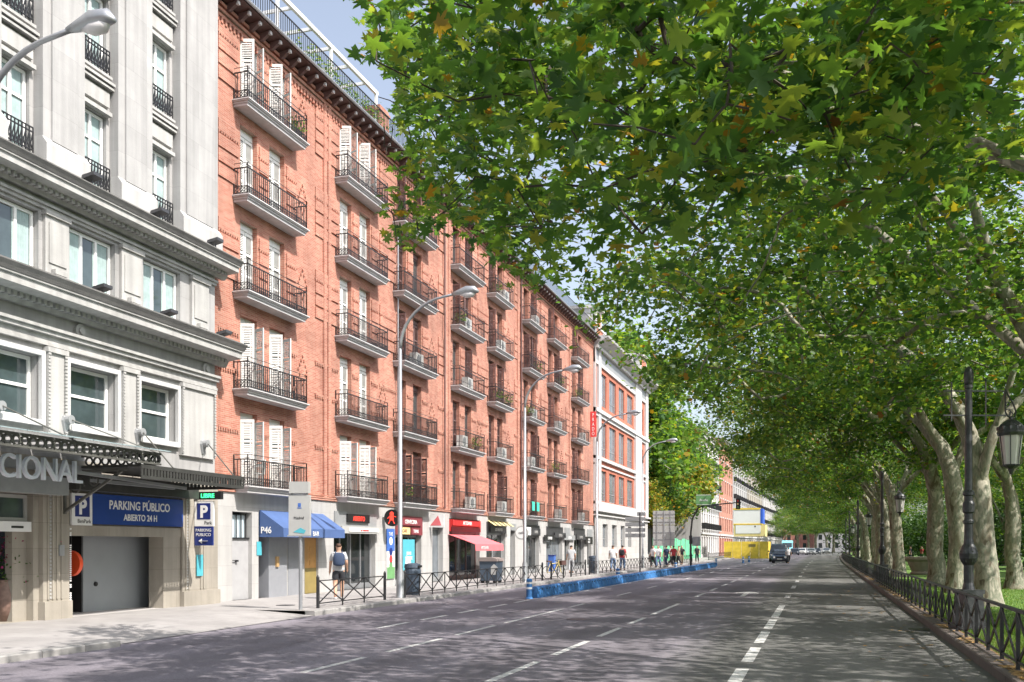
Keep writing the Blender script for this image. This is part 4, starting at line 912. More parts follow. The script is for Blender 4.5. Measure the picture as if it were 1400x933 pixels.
# signs on the hotel
t=thing('parking_sign','long blue PARKING PUBLICO ABIERTO 24 H sign above the garage opening','sign',(HX+.07,h_(114.5),2.40),0)
W=h_(243)-h_(114.5); b=MB(); b.box(0,.07,0,W,0,.76); b.obj('panel','blue_sign',t)
text('lettering','PARKING PÚBLICO',.315,'sign_white',t,(.074,W*.50,.40),depth=.003,align='CENTER',sx=.93,bold=.006); text('lettering','ABIERTO 24 H',.235,'sign_white',t,(.074,W*.50,.12),depth=.003,align='CENTER',sx=.93,bold=.005)
def pplate(t,w,h,perp=False,d=.07):
    b=MB(); 
    if perp: b.box(0,w,0,d,0,h); b.obj('panel','sign_white',t); q=MB(); q.box(w*.14,w*.86,-.006,0,h*.27,h*.92); q.obj('blue_square','navy_sign',t); text('letter','P',h*.66,'sign_white',t,(w*.5,-.009,h*.36),'y-',.003,'CENTER',1.0,.02); text('lettering','Park',h*.19,'black',t,(w*.93,-.004,h*.07),'y-',.002,'RIGHT')
    else: b.box(0,d,0,w,0,h); b.obj('panel','sign_white',t); q=MB(); q.box(d,d+.006,w*.14,w*.86,h*.27,h*.92); q.obj('blue_square','navy_sign',t); text('letter','P',h*.66,'sign_white',t,(d+.009,w*.5,h*.36),'x+',.003,'CENTER',1.0,.02); text('lettering','BenPark',h*.18,'black',t,(d+.004,w*.93,h*.07),'x+',.002,'RIGHT')
t=thing('parking_sign','square white plate with a large P on navy left of the long blue sign','sign',(HX+.08,h_(85.5),2.36),0); pplate(t,h_(114)-h_(85.5),.78)
y=h_(262)-.1
t=thing('parking_sign','projecting white P plate above a navy arrow plate','sign',(HX+.14,y,2.43),0); pplate(t,.62,.72,True)
b=MB(); b.box(0,.60,0,.06,-.56,-.01); b.obj('arrow_plate','navy_sign',t); text('lettering','PARKING',.125,'sign_white',t,(.30,-.005,-.16),'y-',.002,'CENTER'); text('lettering','PUBLICO',.125,'sign_white',t,(.30,-.005,-.29),'y-',.002,'CENTER')
b=MB(); b.bar((.18,-.006,-.43),(.44,-.006,-.43),.035,.01); b.extrude([(.14,-.43),(.25,-.36),(.25,-.50)],'y',-.01,-.003); b.obj('arrow','sign_white',t)
t=thing('led_display','black display box reading LIBRE in green light above the projecting P plate','sign',(HX+.16,y-.02,3.20),0); b=MB(); b.box(0,.86,0,.14,0,.22); b.obj('casing','black',t); text('lettering','LIBRE',.17,'led_green',t,(.43,-.006,.05),'y-',.003,'CENTER',1.1,.004)
t=tag(MB().box(0,.02,0,.3,0,.62).obj('wall_notice','cyan_poster',loc=(HX+.16,h_(264)-.1,.98)),'cyan and white notice low on the hotel pilaster','notice','wall notices')
t=tag(MB().box(0,.03,0,.16,0,.26).obj('intercom','metal_grey',loc=(HX+.14,h_(67),1.62)),'small steel intercom plate on the pilaster left of the garage','intercom')
t=thing('round_lamp_sign','round orange red disc hanging in the dark garage entrance','sign',(HX-.48,onX(92,LH+.48),1.42)); b=MB(); b.tube([(0,-.06,0),(0,.06,0)],.32,24); b.obj('disc','red_plastic',t,smooth=False); b=MB(); b.bar((0,0,.3),(0,0,.76),.03); b.obj('hanger','iron',t)
# big pots with bougainvillea inside the entrance
def leaves_cloud(name,m,pts,size,parent=None,loc=(0,0,0),lod=0,tilt=1.0,seed=1):
    me=leaf_mesh(np.array(pts),size,m,lod,tilt,seed); o=bpy.data.objects.new(name,me); col.objects.link(o); o.location=loc
    if parent: o.parent=parent
    return o
# ------------------------------------------------------------ leaves
LOBES=[(0,-.46),(.09,-.30),(.40,-.40),(.33,-.20),(.22,-.12),(.46,-.04),(.60,.12),(.36,.12),(.17,.10),(.25,.30),(.16,.34),(.02,.60),(-.13,.36),(-.25,.32),(-.17,.10),(-.36,.12),(-.60,.12),(-.46,-.04),(-.22,-.12),(-.33,-.20),(-.40,-.40),(-.09,-.30)]
STAR=[(0,-.5),(.45,-.32),(.28,-.05),(.5,.16),(.18,.16),(0,.55),(-.18,.16),(-.5,.16),(-.28,-.05),(-.45,-.32)]
STAR7=[(0,-.5),(.44,-.26),(.26,.0),(.42,.26),(0,.55),(-.42,.26),(-.26,.0),(-.44,-.26)]
QUAD=[(0,-.5),(.42,.02),(0,.5),(-.42,.02)]
def leaf_mesh(P,size,m,lod=1,tilt=.9,seed=1,blade=False,flat=False):
    rs=np.random.RandomState(seed); n=len(P)
    T=np.array({0:QUAD,1:STAR7,2:LOBES}[lod],float); k=len(T)
    z=-.18*np.abs(T[:,0])*1.2-.10*(T[:,1])**2*2
    L=np.stack([T[:,0],T[:,1],z],1)
    if lod==2: L=np.vstack([L,[[0,-.05,.03]]])
    kk=len(L)
    yaw=rs.uniform(0,2*PI,n); th=np.abs(rs.normal(0,tilt,n)) if not flat else rs.normal(0,.12,n); th=np.clip(th,0,2.6)
    az=rs.uniform(0,2*PI,n)
    # rotate around random horizontal axis by th after yaw
    cy,sy=np.cos(yaw),np.sin(yaw); Rz=np.zeros((n,3,3)); Rz[:,0,0]=cy;Rz[:,0,1]=-sy;Rz[:,1,0]=sy;Rz[:,1,1]=cy;Rz[:,2,2]=1
    ax=np.stack([np.cos(az),np.sin(az),np.zeros(n)],1); K=np.zeros((n,3,3)); K[:,0,2]=ax[:,1];K[:,1,2]=-ax[:,0];K[:,2,0]=-ax[:,1];K[:,2,1]=ax[:,0]
    A=np.eye(3)[None]+np.sin(th)[:,None,None]*K+(1-np.cos(th))[:,None,None]*(K@K)
    Rm=A@Rz; sz=size*rs.uniform(.6,1.25,n)
    V=np.einsum('nij,kj->nki',Rm,L)*sz[:,None,None]+P[:,None,:]
    V=V.reshape(-1,3)
    base=(np.arange(n)*kk)[:,None]
    me=bpy.data.meshes.new('leaves')
    if lod==2:
        tri=np.array([[i,(i+1)%k,k] for i in range(k)]); idx=(base[:,:,None]+tri[None]).reshape(-1); nf=n*k; ls=3; per=k
    else:
        idx=(base+np.arange(k)[None]).reshape(-1); nf=n; ls=k; per=1
    me.vertices.add(len(V)); me.vertices.foreach_set('co',V.astype(np.float32).ravel())
    me.loops.add(len(idx)); me.loops.foreach_set('vertex_index',idx.astype(np.int32))
    me.polygons.add(nf); me.polygons.foreach_set('loop_start',(np.arange(nf)*ls).astype(np.int32)); me.polygons.foreach_set('loop_total',np.full(nf,ls,dtype=np.int32))
    me.update(calc_edges=True)
    at=me.attributes.new('rnd','FLOAT','FACE'); at.data.foreach_set('value',np.repeat(rs.rand(n)**1.0,per).astype(np.float32))
    me.materials.append(M(m)); return me
for k,(u,r,hh) in enumerate(((2,.30,.95),(30,.32,1.05))):
    yy=onX(u,17.9); t=thing('plant_pot',['tall dark clay pot nearer the left edge inside the hotel entrance','tall dark clay pot holding the pink bougainvillea in the hotel entrance'][k],'plant pot',(-17.95,yy,.135),0,'clay pots in the hotel entrance')
    b=MB(); b.lathe((0,0,0),[(r*.6,0),(r*.95,.3),(r,.6),(r*.72,.88),(r*.7,.92),(r*.85,hh),(r*.7,hh),(r*.6,hh-.1)],18); b.obj('pot','terracotta',t,smooth=True)
rs=np.random.RandomState(5); pp=rs.normal(0,1,(900,3))*np.array([.25,.38,.45])+np.array([0,0,1.55])
t=thing('bougainvillea','bougainvillea with pink flowers growing from the pots in the hotel entrance','plant',(-18.0,onX(22,18),1.0)); 
leaves_cloud('flowers','petals',rs.normal(0,1,(600,3))*np.array([.2,.5,.28])+np.array([0,-.15,.85]),.07,t); leaves_cloud('foliage','leaves_dark',rs.normal(0,1,(700,3))*np.array([.2,.42,.28])+np.array([0,-.25,.35]),.08,t)
b=MB(); b.tube([(0,.2,0),(.02,.2,.5),(-.03,.1,.9)],[.04,.03,.02],6); b.obj('stem','dark_wood',t)
ang=R(1.2); hot.rotation_euler=(0,0,ang)
for o in list(bpy.data.objects):      # what is fixed to or stands in the hotel turns with it
    if o not in hotel_before and o.parent is None:
        dx=o.location.x-HX; dy=o.location.y-HY1
        o.location.x=HX+dx*math.cos(ang)-dy*math.sin(ang); o.location.y=HY1+dx*math.sin(ang)+dy*math.cos(ang); o.rotation_euler[2]+=ang
# ============================================================ OFFICE BUILDING (red and white)
OY0=BY1+.05; OY1=onX(884,L1)
off=thing('office_building','red and white office building with tall windows past the brick apartments','building',(PX,OY0,0))
def OP(mb,n,m): return mb.wobj(n,m,off)
o_=lambda u: onX(u,L1)
oz=lambda u,v: zX(u,v,L1)
wc=[(o_(819.5),o_(829)),(o_(833),o_(842)),(o_(846),o_(853.5)),(o_(857.5),o_(865))]
holes=[]
for (a,c) in wc:
    holes+=[(a,c,5.7,8.3),(a,c,9.5,12.4),(a,c,13.8,16.6)]
gh=[(o_(822),o_(829),1.75,3.75),(o_(835),o_(841.5),1.75,3.75),(o_(847),o_(852.5),1.75,3.75),(o_(857),o_(861.5),1.75,3.75)]
sideh=[(o_(812.5),o_(815),z,z+2.3) for z in (9.7,13.9)]+[(o_(876.5),o_(879),z,z+2.3) for z in (5.8,9.7,13.9)]
b=MB(); wall_holes(b,PX,OY0,OY1,4.9,18.3,holes+sideh,.3); b.quad((PX,OY1,0),(PX,OY1,18.3),(PX-16,OY1,18.3),(PX-16,OY1,0)); b.quad((PX,OY0,0),(PX,OY0,18.3),(PX-16,OY0,18.3),(PX-16,OY0,0)); OP(b,'wall','office_brick')
b=MB(); wall_holes(b,PX+.12,OY0,OY1,0,4.9,gh,.4); b.box(PX-.1,PX+.2,OY0,OY1,0,1.0); OP(b,'plinth','office_base')
b=MB(); b.quad((PX-.35,OY0,0.5),(PX-.35,OY1,0.5),(PX-.35,OY1,18),(PX-.35,OY0,18)); OP(b,'inner_wall','dark_interior')
b=MB()
for (z0,z1,p) in ((4.4,4.5,.3),(4.75,4.9,.45),(5.35,5.6,.14),(8.6,8.75,.12),(9.1,9.35,.22),(12.7,13.0,.14),(13.0,13.3,.3),(17.0,17.3,.15),(18.2,18.45,.4)): b.box(PX,PX+p,OY0,OY1+p*.5,z0,z1)
for (a,c) in ((OY0,o_(811.8)),(o_(816),o_(819)),(o_(867),o_(875)),(o_(881),OY1)): b.box(PX,PX+.2,a,c+.02,4.9,18.2)
b.box(PX,PX+.17,o_(819),o_(867),4.9,5.6); OP(b,'white_trim','office_white')
b=MB(); b.box(PX,PX+.13,OY0,OY1,17.3,18.2); OP(b,'frieze','metal_grey')
b=MB(); b.extrude([(PX,18.45),(PX+.3,18.45),(PX+1.2,19.0),(PX+1.25,19.15),(PX-.1,19.15)],'y',OY0,OY1+1.1); OP(b,'cornice','balcony_stone')
b=MB(); b.box(PX-.5,PX+.1,OY0,OY1,19.15,20.0); OP(b,'parapet','office_brick')
b=MB(); b.box(PX-.55,PX+.2,OY0,OY1,20.0,20.15)
y=OY0
while y<OY1: b.box(PX-.45,PX+.15,y,y+.7,19.15,20.0); y+=3.2
OP(b,'parapet_coping','office_white')
for (a,c) in ((OY0+1.0,OY0+3.2),(OY1-3.6,OY1)):
    b=MB(); b.box(PX-3,PX-.0,a,c,19.2,21.7); b.box(PX-3.2,PX+.25,a-.15,c+.15,21.7,21.95); OP(b,'corner_turret','office_white'); b=MB(); b.box(PX+.0,PX+.03,a+.5,c-.5,19.7,21.4); b.box(PX-2.5,PX-.5,c,c+.03,19.7,21.4); OP(b,'turret_panel','office_brick')
b=MB(); b.box(PX-16,PX-.5,OY0,OY1,18.4,19.2); OP(b,'roof','roof_grey')
for (a,c,z0,z1) in holes+gh+sideh:
    f=MB(); x=PX-.18; w=(c-a)
    f.box(x,x+.06,a,a+.07,z0,z1); f.box(x,x+.06,c-.07,c,z0,z1); f.box(x,x+.06,a,c,z1-.07,z1); f.box(x,x+.06,a,c,z0,z0+.07); f.box(x,x+.05,(a+c)/2-.03,(a+c)/2+.03,z0,z1); f.box(x,x+.05,a,c,z0+.7,z0+.76)
    o=OP(f,'window','metal_grey'); p=MB(); p.box(x+.01,x+.02,a,c,z0,z1); p.obj('pane','office_glass',o)
# ============================================================ FAR BUILDINGS
def far_building(name,label,y0,y1,h,m,trim,fh=3.4,bayw=3.0,wm='window_dark',balc=True,xo=0,base='office_white'):
    x=PX+xo+bend(y0)*.9; t=thing(name,label,'building',(x,y0,0),-math.atan(.00024*max(0,y0-80))*.9,'buildings far down the avenue')
    L=y1-y0; holes=[]; nb=int(L/bayw); nf=int((h-4.3)/fh)
    for i in range(nb):
        c=(i+.5)*L/nb
        for f in range(nf): holes.append((c-.55,c+.55,4.6+f*fh,4.6+f*fh+2.3))
        holes.append((c-.8,c+.8,.6,3.3))
    b=MB(); wall_holes(b,0,0,L,0,h,holes,.25); b.quad((0,0,0),(0,0,h),(-14,0,h),(-14,0,0)); b.quad((0,L,0),(0,L,h),(-14,L,h),(-14,L,0)); b.quad((-14,0,h),(0,0,h),(0,L,h),(-14,L,h)); b.obj('wall',m,t)
    for i,(a,c,z0,z1) in enumerate(holes[:96]):
        q=MB(); q.box(-.24,-.2,a,c,z0,z1); q.box(-.2,-.16,(a+c)/2-.05,(a+c)/2+.05,z0,z1); q.obj('window',wm,t)
    q=MB(); q.box(0,.5,-.1,L+.1,h-.5,h-.1); q.box(0,.7,-.2,L+.2,h-.1,h+.1); q.box(0,.25,0,L,3.7,4.0)
    for (a,c,z0,z1) in holes: q.box(0,.08,a-.15,c+.15,z1,z1+.2)
    q.obj('cornice',trim,t)
    if balc:
        for i in range(nb):
            c=(i+.5)*L/nb
            for f in range(nf):
                z=4.5+f*fh; q=MB(); q.box(0,.55,c-.95,c+.95,z-.12,z); o=q.obj('balcony',trim,t)
                q=MB(); 
                for k in range(12): yy=c-.93+1.86*k/11; q.box(.5,.53,yy-.015,yy+.015,z,z+.95)
                q.box(.5,.54,c-.95,c+.95,z+.93,z+.97); q.box(.0,.52,c-.95,c-.92,z,z+.95); q.box(.0,.52,c+.92,c+.95,z,z+.95); q.obj('railing','iron',o)
    return t
far_building('white_building','white building with rows of small black balconies beyond the green hoarding',150,174,19,'office_white','white_render')
far_building('brick_building','red brick building with tall pale windows behind the white balcony building',174.2,196,21,'red_brick','office_white',bayw=3.6,balc=False)
far_building('stone_building','pale stone apartment building above the yellow site cabin',196.3,225,20,'hotel_stone','white_render',bayw=3.6)
far_building('ochre_building','ochre apartment building farther along the left side of the avenue',225.3,262,22,'base_stone','white_render',bayw=4.2)
far_building('grey_building','pale grey building at the far end of the left side',262.3,330,19,'office_base','white_render',bayw=5)
far_building('courtyard_building','pale building closing the gap behind the garden trees',118,140,15,'hotel_stone','white_render',xo=-26,bayw=4)
# end of the avenue
for (nm,lb,X0,Wd_,Y0,Hh_,m_) in (('end_building','pale building across the far end of the avenue, behind the last trees',-1,30,395,14,'hotel_stone'),('end_building','pinkish building at the far end of the avenue left of the pale one',-34,32,405,17,'red_brick')):
    t=thing(nm,lb,'building',(X0,Y0,0)); b=MB(); b.box(0,Wd_,0,10,0,Hh_); b.obj('wall',m_,t); b=MB(); b.box(-.5,Wd_+.5,-.5,10.5,Hh_,Hh_+1); b.obj('roof','roof_grey',t)
    for i in range(int(Wd_/3)):
        for f in range(int(Hh_/3.3)): b=MB(); b.box(.8+i*3,2.1+i*3,-.05,0,1.2+f*3.2,3.1+f*3.2); b.obj('window','window_dark',t)
# ============================================================ PLANE TREES
def seen(p,org):
    x,y,z=p[0]+org[0],p[1]+org[1],p[2]+org[2]-H; xc=x*C_+y*S_; d=-x*S_+y*C_
    if d<1: return None
    return U0+F*xc/d,V0-F*z/d
UB=([-400,-100,0,70,110,190,240,290,345,380,500],[440,468,478,492,540,556,538,522,532,600,700])   # street side outline of the nearest crown, as seen
VB=([500,520,560,600,640,700,760,850,900],[330,345,345,308,335,392,420,480,540])
def clear_sky(p,org,mg=0):
    q=seen(p,org)
    if q is None: return True
    u,v=q; w_=9*math.sin(v*.11+p[1]*2)+9*math.sin(v*.23+p[2]*3)
    if u<np.interp(v,*UB)+w_+mg: return False
    return not (u<900 and v>np.interp(u,*VB)+w_-mg)
def grow(seed,limbs,targets,step=1.3,tip=.016,expo=2.15,jit=.12):
    """limbs: polylines from the trunk foot; targets: crown points each joined to the nearest branch"""
    rs=np.random.RandomState(seed); P=[np.array(limbs[0][0],float)]; par=[-1]; key={tuple(np.round(limbs[0][0],3)):0}
    for ln in limbs:
        prev=key[tuple(np.round(ln[0],3))]
        for p in ln[1:]:
            P.append(np.array(p,float)); par.append(prev); prev=len(P)-1; key[tuple(np.round(p,3))]=prev
    base=len(P)
    # densify limbs
    T=np.array(targets); arr=np.array(P[1:]); d=np.min(np.linalg.norm(T[:,None]-arr[None],axis=2),axis=1); T=T[np.argsort(d)]
    tips=[]
    for t in T:
        A=np.array(P); dv=t-A; dist=np.linalg.norm(dv,axis=1)+(A[:,2]<3.2)*50+np.maximum(0,A[:,2]-t[2])*.5; i=int(np.argmin(dist)); L=np.linalg.norm(t-A[i]); n=max(1,int(L/step+.5)); prev=i
        for k in range(1,n+1):
            f=k/n; q=A[i]+(t-A[i])*f; q=q+rs.normal(0,jit*min(L,2.5)*.5,3)*(1 if k<n else 0); q[2]+=.10*L*math.sin(f*PI)
            P.append(q); par.append(prev); prev=len(P)-1
        tips.append(prev)
    n=len(P); ch=[[] for _ in range(n)]
    for i in range(1,n): ch[par[i]].append(i)
    w=[0.0]*n
    for i in range(n-1,-1,-1):
        pass
    order=sorted(range(n),key=lambda i:-i)
    import sys
    def weight():
        st=[(0,0)]; post=[]
        stack=[0]
        while stack:
            x=stack.pop(); post.append(x); stack+=ch[x]
        for x in reversed(post): w[x]=tip**expo if not ch[x] else sum(w[c] for c in ch[x])+ (tip**expo)*.15
    weight()
    r=[x**(1/expo) for x in w]
    return P,par,ch,r,tips
def tree_meshes(seed,limbs,targets,leaves_per,lsize,lod,lm,spread=.65,trunk_r=.42,cut=None,tilt=.85,limbexp=1.25):
    P,par,ch,r,tips=grow(seed,limbs,targets)
    sc=trunk_r/r[0]; 
    rr=[x*(1+(sc-1)*min(1,(x/r[0])**limbexp)) for x in r]
    mb=MB(); starts=[0]; done=set()
    while starts:
        s=starts.pop(); chain=[s] if s==0 or par[s]<0 else [par[s],s]; cur=s
        while ch[cur]:
            c=max(ch[cur],key=lambda k:rr[k]); 
            for o in ch[cur]:
                if o!=c: starts.append(o)
            chain.append(c); cur=c
        pts=[Vector(P[i]) for i in chain]; rad=[rr[i] for i in chain]
        if len(chain)>1 and chain[0]!=0: rad[0]=min(rad[0]*.8,rad[1]*1.15)
        if chain[0]==0:
            # root flare
            p0=pts[0]; pts=[p0+Vector((0,0,-.15)),p0+Vector((0,0,.12)),p0+Vector((0,0,.45)),p0+Vector((0,0,1.0))]+pts[1:]; rad=[rad[0]*1.75,rad[0]*1.4,rad[0]*1.15,rad[0]]+rad[1:]
        # smooth chain by midpoint insertion
        if max(rad)>.03:
            np_,nr=[],[]
            for i in range(len(pts)-1):
                a=pts[i]; b=pts[i+1]; pa=pts[i-1] if i else a*2-b; pb=pts[i+2] if i+2<len(pts) else b*2-a
                np_.append(a); nr.append(rad[i]); m=(a+b)*.5625-(pa+pb)*.0625; np_.append(m); nr.append((rad[i]+rad[i+1])/2)
            np_.append(pts[-1]); nr.append(rad[-1]*.6); pts,rad=np_,nr
        k=14 if rad[0]>.2 else (8 if max(rad)>.07 else 4)
        mb.tube(pts,rad,k,cap=False)
    rs=np.random.RandomState(seed+50); L=[]
    for t in tips:
        p=P[t]; q=P[par[t]]; n=leaves_per
        f=rs.rand(n,1); base=p*f+q*(1-f); L.append(base+rs.normal(0,1,(n,3))*np.array([spread,spread,spread*.55]))
    L=np.vstack(L); L=L[L[:,2]>3.0]
    if cut: L=L[[clear_sky(p,cut) for p in L]]
    return mb.mesh('trunk','plane_bark',True),leaf_mesh(L,lsize,lm,lod,tilt,seed)
def crown_targets(seed,n,c,r,bot=None,shell=.35,zmin=4.3,droop=.022):
    rs=np.random.RandomState(seed); out=[]
    while len(out)<n:
        v=rs.normal(0,1,3); v/=np.linalg.norm(v); d=(shell+(1-shell)*rs.rand()**.6); p=np.array(c)+v*d*np.array(r)
        # lumpy outline
        lump=1+.12*math.sin(v[0]*7+seed)+.12*math.sin(v[1]*6+2*seed)+.1*math.sin(v[2]*8)
        p=np.array(c)+(p-np.array(c))*lump
        p[2]-=droop*(p[0]-c[0])**2
        if p[2]<zmin+(.8*rs.rand()): continue
        out.append(p)
    return out
def std_limbs(k):
    if k==0: return [[(0,0,0),(-.08,.05,1.6),(-.2,.1,3.2),(-.45,.1,4.8),(-1.3,.3,6.4),(-2.3,.6,8.2),(-3.2,.6,10.5),(-4.2,1.0,12.6)],[(-.2,.1,3.2),(.15,-.4,4.9),(.6,-1.0,6.8),(.8,-1.8,9.2),(1.3,-2.6,12)],[(-.45,.1,4.8),(-1.6,-1.0,6.4),(-3.2,-2.0,8.4),(-5.0,-2.8,10.4)],[(-1.3,.3,6.4),(-2.8,1.6,8.0),(-4.6,2.8,9.6),(-6.4,3.3,10.8)],[(.15,-.4,4.9),(1.5,.8,6.3),(3.0,2.0,8.4),(4.5,2.5,10.5)]]
    if k==1: return [[(0,0,0),(.05,-.1,1.8),(-.1,-.15,3.6),(-.5,-.1,5.2),(-1.6,-.5,7.0),(-2.4,-1.3,9.2),(-2.8,-1.8,11.6),(-3,-2,13.4)],[(-.1,-.15,3.6),(.3,.5,5.4),(.4,1.4,7.4),(.2,2.2,10),(.3,2.4,12.5)],[(-.5,-.1,5.2),(-1.9,.8,6.9),(-3.6,1.6,8.8),(-5.4,2.0,10.5)],[(-1.6,-.5,7.0),(-3.2,-1.5,9.0),(-4.6,-2.0,11.0)],[(.3,.5,5.4),(2.2,.2,6.6),(4.4,-.5,8.6)]]
    return [[(0,0,0),(-.1,.02,1.5),(-.05,.0,3.0),(-.3,-.3,4.6),(-.9,-1.2,6.6),(-1.0,-2.0,9.4),(-1.5,-2.4,12.4)],[(-.05,0,3.0),(-.3,.5,4.8),(-1.5,1.5,6.6),(-3.2,2.4,8.8),(-4.5,3,11)],[(-.3,-.3,4.6),(-1.7,-1.3,6.3),(-3.4,-2.0,8.2),(-5.2,-2.4,10.0)],[(-.3,.5,4.8),(1.3,.9,6.6),(3.0,1.4,9.0)],[(-1.5,1.5,6.6),(-3.6,1.9,8.4),(-5.4,1.5,10.2)]]
PL='plane trees in a row behind the iron railing'
def make_tree(meshes,name,label,cat,loc,rz=0,sc=(1,1,1),group=PL):
    t=thing(name,label,cat,loc,rz,group); t.scale=sc
    for me,n in zip(meshes,('trunk','crown')): put(me,n,t,(0,0,0))
    return t
TM=[tree_meshes(11+k,std_limbs(k),crown_targets(21+k,250,(-2.2,0,9.9),(8.3,5.6,4.3),shell=.62,zmin=5.0,droop=.026),98,.165,1,'leaves_green',spread=.46,trunk_r=.33) for k in range(3)]
# the tree overhead: its low limbs hang in front of the camera, leaves modelled with lobes
def box_t(seed,n,lo,hi):
    rs=np.random.RandomState(seed); return [np.array(lo)+rs.rand(3)*(np.array(hi)-np.array(lo)) for _ in range(n)]
def img_t(seed,n,u0,u1,v0,v1,d0,d1,org,fn=None):
    rs=np.random.RandomState(seed); out=[]
    while len(out)<n:
        u=rs.uniform(u0,u1); v=rs.uniform(v0,v1)
        if fn and not fn(u,v): continue
        d=rs.uniform(d0,d1); a,b,c=ray(u,v); out.append(np.array([a*d,b*d,H+c*d])-np.array(org))
    return out
o0=(5.3,13.6,.1)
o1=(5.2,22.6,.09)
TM1=tree_meshes(12,std_limbs(1),[p for p in crown_targets(25,270,(-2.2,0,9.9),(8.3,5.6,4.3),shell=.6,zmin=5.0,droop=.026) if clear_sky(p,o1,10)],100,.165,1,'leaves_green',spread=.5,trunk_r=.33,cut=o1)
limbs0=[[(0,0,0),(-.05,.05,1.7),(-.1,0,3.3),(-.6,-.3,4.7),(-1.9,-1.2,6.0),(-3.6,-2.6,6.6),(-5.0,-4.2,6.2),(-5.9,-5.6,5.6)],[(-.1,0,3.3),(.2,.5,5),(.4,1.2,7.5),(.2,2.0,10),(0,2.5,12.5)],[(-.6,-.3,4.7),(-2.4,.6,6.6),(-4.8,1.2,8.3),(-7.2,1.0,9.2),(-9.6,.3,9.4)],[(-1.9,-1.2,6.0),(-3.2,-1.9,8.5),(-4.2,-2.4,11)],[(-2.4,.6,6.6),(-4.6,2.2,8.3),(-7.0,2.6,9.2),(-9.4,1.6,8.7)],[(.2,.5,5),(2.4,-.6,6.8),(4.5,-1.2,9)]]
t0=crown_targets(5,130,(-2.0,0,10.8),(8.2,6.2,3.6),shell=.5,zmin=6)
t0=[p for p in t0 if not (p[2]<8.6 and p[1]<-3 ) and clear_sky(p,o0,18)]
far0=[p for p in t0]
near=img_t(31,50,700,1270,40,330,6.2,9.5,o0,lambda u,v: v<345-(abs(u-980)/330)**2*130)+img_t(32,40,1150,1430,-40,200,6.5,10,o0)+img_t(33,34,560,760,40,320,8.5,13,o0,lambda u,v: (u-560)*1.0>abs(v-190)*.5)+img_t(34,46,500,1000,-60,90,7.5,14,o0)
left=img_t(35,26,500,600,20,300,13,16,o0,lambda u,v: u>500+max(0,(v-120))*.22)+img_t(36,7,535,585,270,345,13.5,15.5,o0)+img_t(37,24,600,760,260,390,13,18,o0,lambda u,v: v<300+(u-600)*.55)
P0=tree_meshes(3,limbs0,far0,100,.165,1,'leaves_green',trunk_r=.38,cut=o0,limbexp=2.6)
def extra_branches(seed,limbs,targets,n,size,lod,spread,tip=.012,tilt=.75):
    P,par,ch,r,tips=grow(seed,limbs,targets,step=.8,tip=tip,expo=2.3,jit=.2)
    return P,par,ch,r,tips
alln=near+left
P,par,ch,r,tips=extra_branches(8,limbs0,alln,0,0,2,0)
nb_=sum(len(l)-1 for l in limbs0)+1; comp={}; MBS={}
for i in range(1,len(P)):
    if i<nb_: continue
    comp[i]=comp[par[i]] if par[i] in comp else par[i]; mb=MBS.setdefault(comp[i],MB())
    a_=Vector(P[par[i]]); b2_=Vector(P[i]); m_=(a_+b2_)/2+Vector((rnd.uniform(-.06,.06),rnd.uniform(-.06,.06),rnd.uniform(-.02,.08)))*(a_-b2_).length; ra=min(r[par[i]],r[i]*1.25)*.62; mb.tube([a_,m_,b2_],[ra,(ra+r[i]*.55)/2,r[i]*.55],6 if r[i]>.02 else 4,cap=False)
rs=np.random.RandomState(77); LN=[];
for t,tg in zip(tips,range(len(tips))):
    p=P[t]; q=P[par[t]]; dist=np.linalg.norm(p+np.array(o0)-np.array([0,0,H])); n=27 if dist<10.5 else 36
    f=rs.rand(n,1); LN.append(p*f+q*(1-f)+rs.normal(0,1,(n,3))*np.array([.34,.34,.24]) if dist<10.5 else p*f+q*(1-f)+rs.normal(0,1,(n,3))*np.array([.38,.38,.28]))
LN=np.vstack(LN); LN=LN[[clear_sky(p,o0) for p in LN]]
t0_=thing('plane_tree','nearest plane tree, its low boughs of large lobed leaves hanging over the camera','tree',o0,0,PL)
put(P0[0],'trunk',t0_,(0,0,0)); put(P0[1],'crown',t0_,(0,0,0)); [m_.obj('bough','twig_bark',t0_) for m_ in MBS.values()]; put(leaf_mesh(LN,.175,'leaves_green',2,.8,9),'low_foliage',t0_,(0,0,0))
pos=[]   # (x,y,variant,scale,mirror,label)
def gpos(u,v,z=.1): return ground(u,v,z)
spots=[((5.2,22.6),1,1.0,1,'second plane tree from the camera, its limbs crossing the top right corner'),
 (gpos(1349,829),0,1.0,1,'thick leaning plane tree right behind the nearest lantern post'),
 (gpos(1308,812),1,1.0,1,'plane tree with a slim upright trunk just left of the nearest lantern post'),
 (gpos(1281,803),2,1.02,-1,'flaking plane tree, left neighbour of the slim trunk by the nearest lantern post'),
 (gpos(1229,789),0,1.0,-1,'plane tree whose trunk stands behind the second lantern'),
 (gpos(1213,784.5),2,.98,1,'narrow plane tree tight against the left of the trunk behind the second lantern'),
 (gpos(1203,781),1,1.0,-1,'plane tree trunk right beside the second lantern post')]
for i,((x,y),v,s,mi,lb) in enumerate(spots): pos.append((x,y,v,s,mi,lb))
y=pos[-1][1]+7; k=0; names=['eighth','ninth','tenth','eleventh','twelfth','thirteenth','fourteenth','fifteenth','sixteenth','seventeenth','eighteenth','nineteenth','twentieth','twenty first','twenty second','twenty third','twenty fourth']
while y<330 and k<17:
    pos.append((4.9+bend(y)+(k%3-1)*.15,y,k%3,1.0+.04*((k*7)%3-1),(-1)**k,'%s plane tree along the railing counted from the camera'%names[k])); y+=8.5+k*.9; k+=1
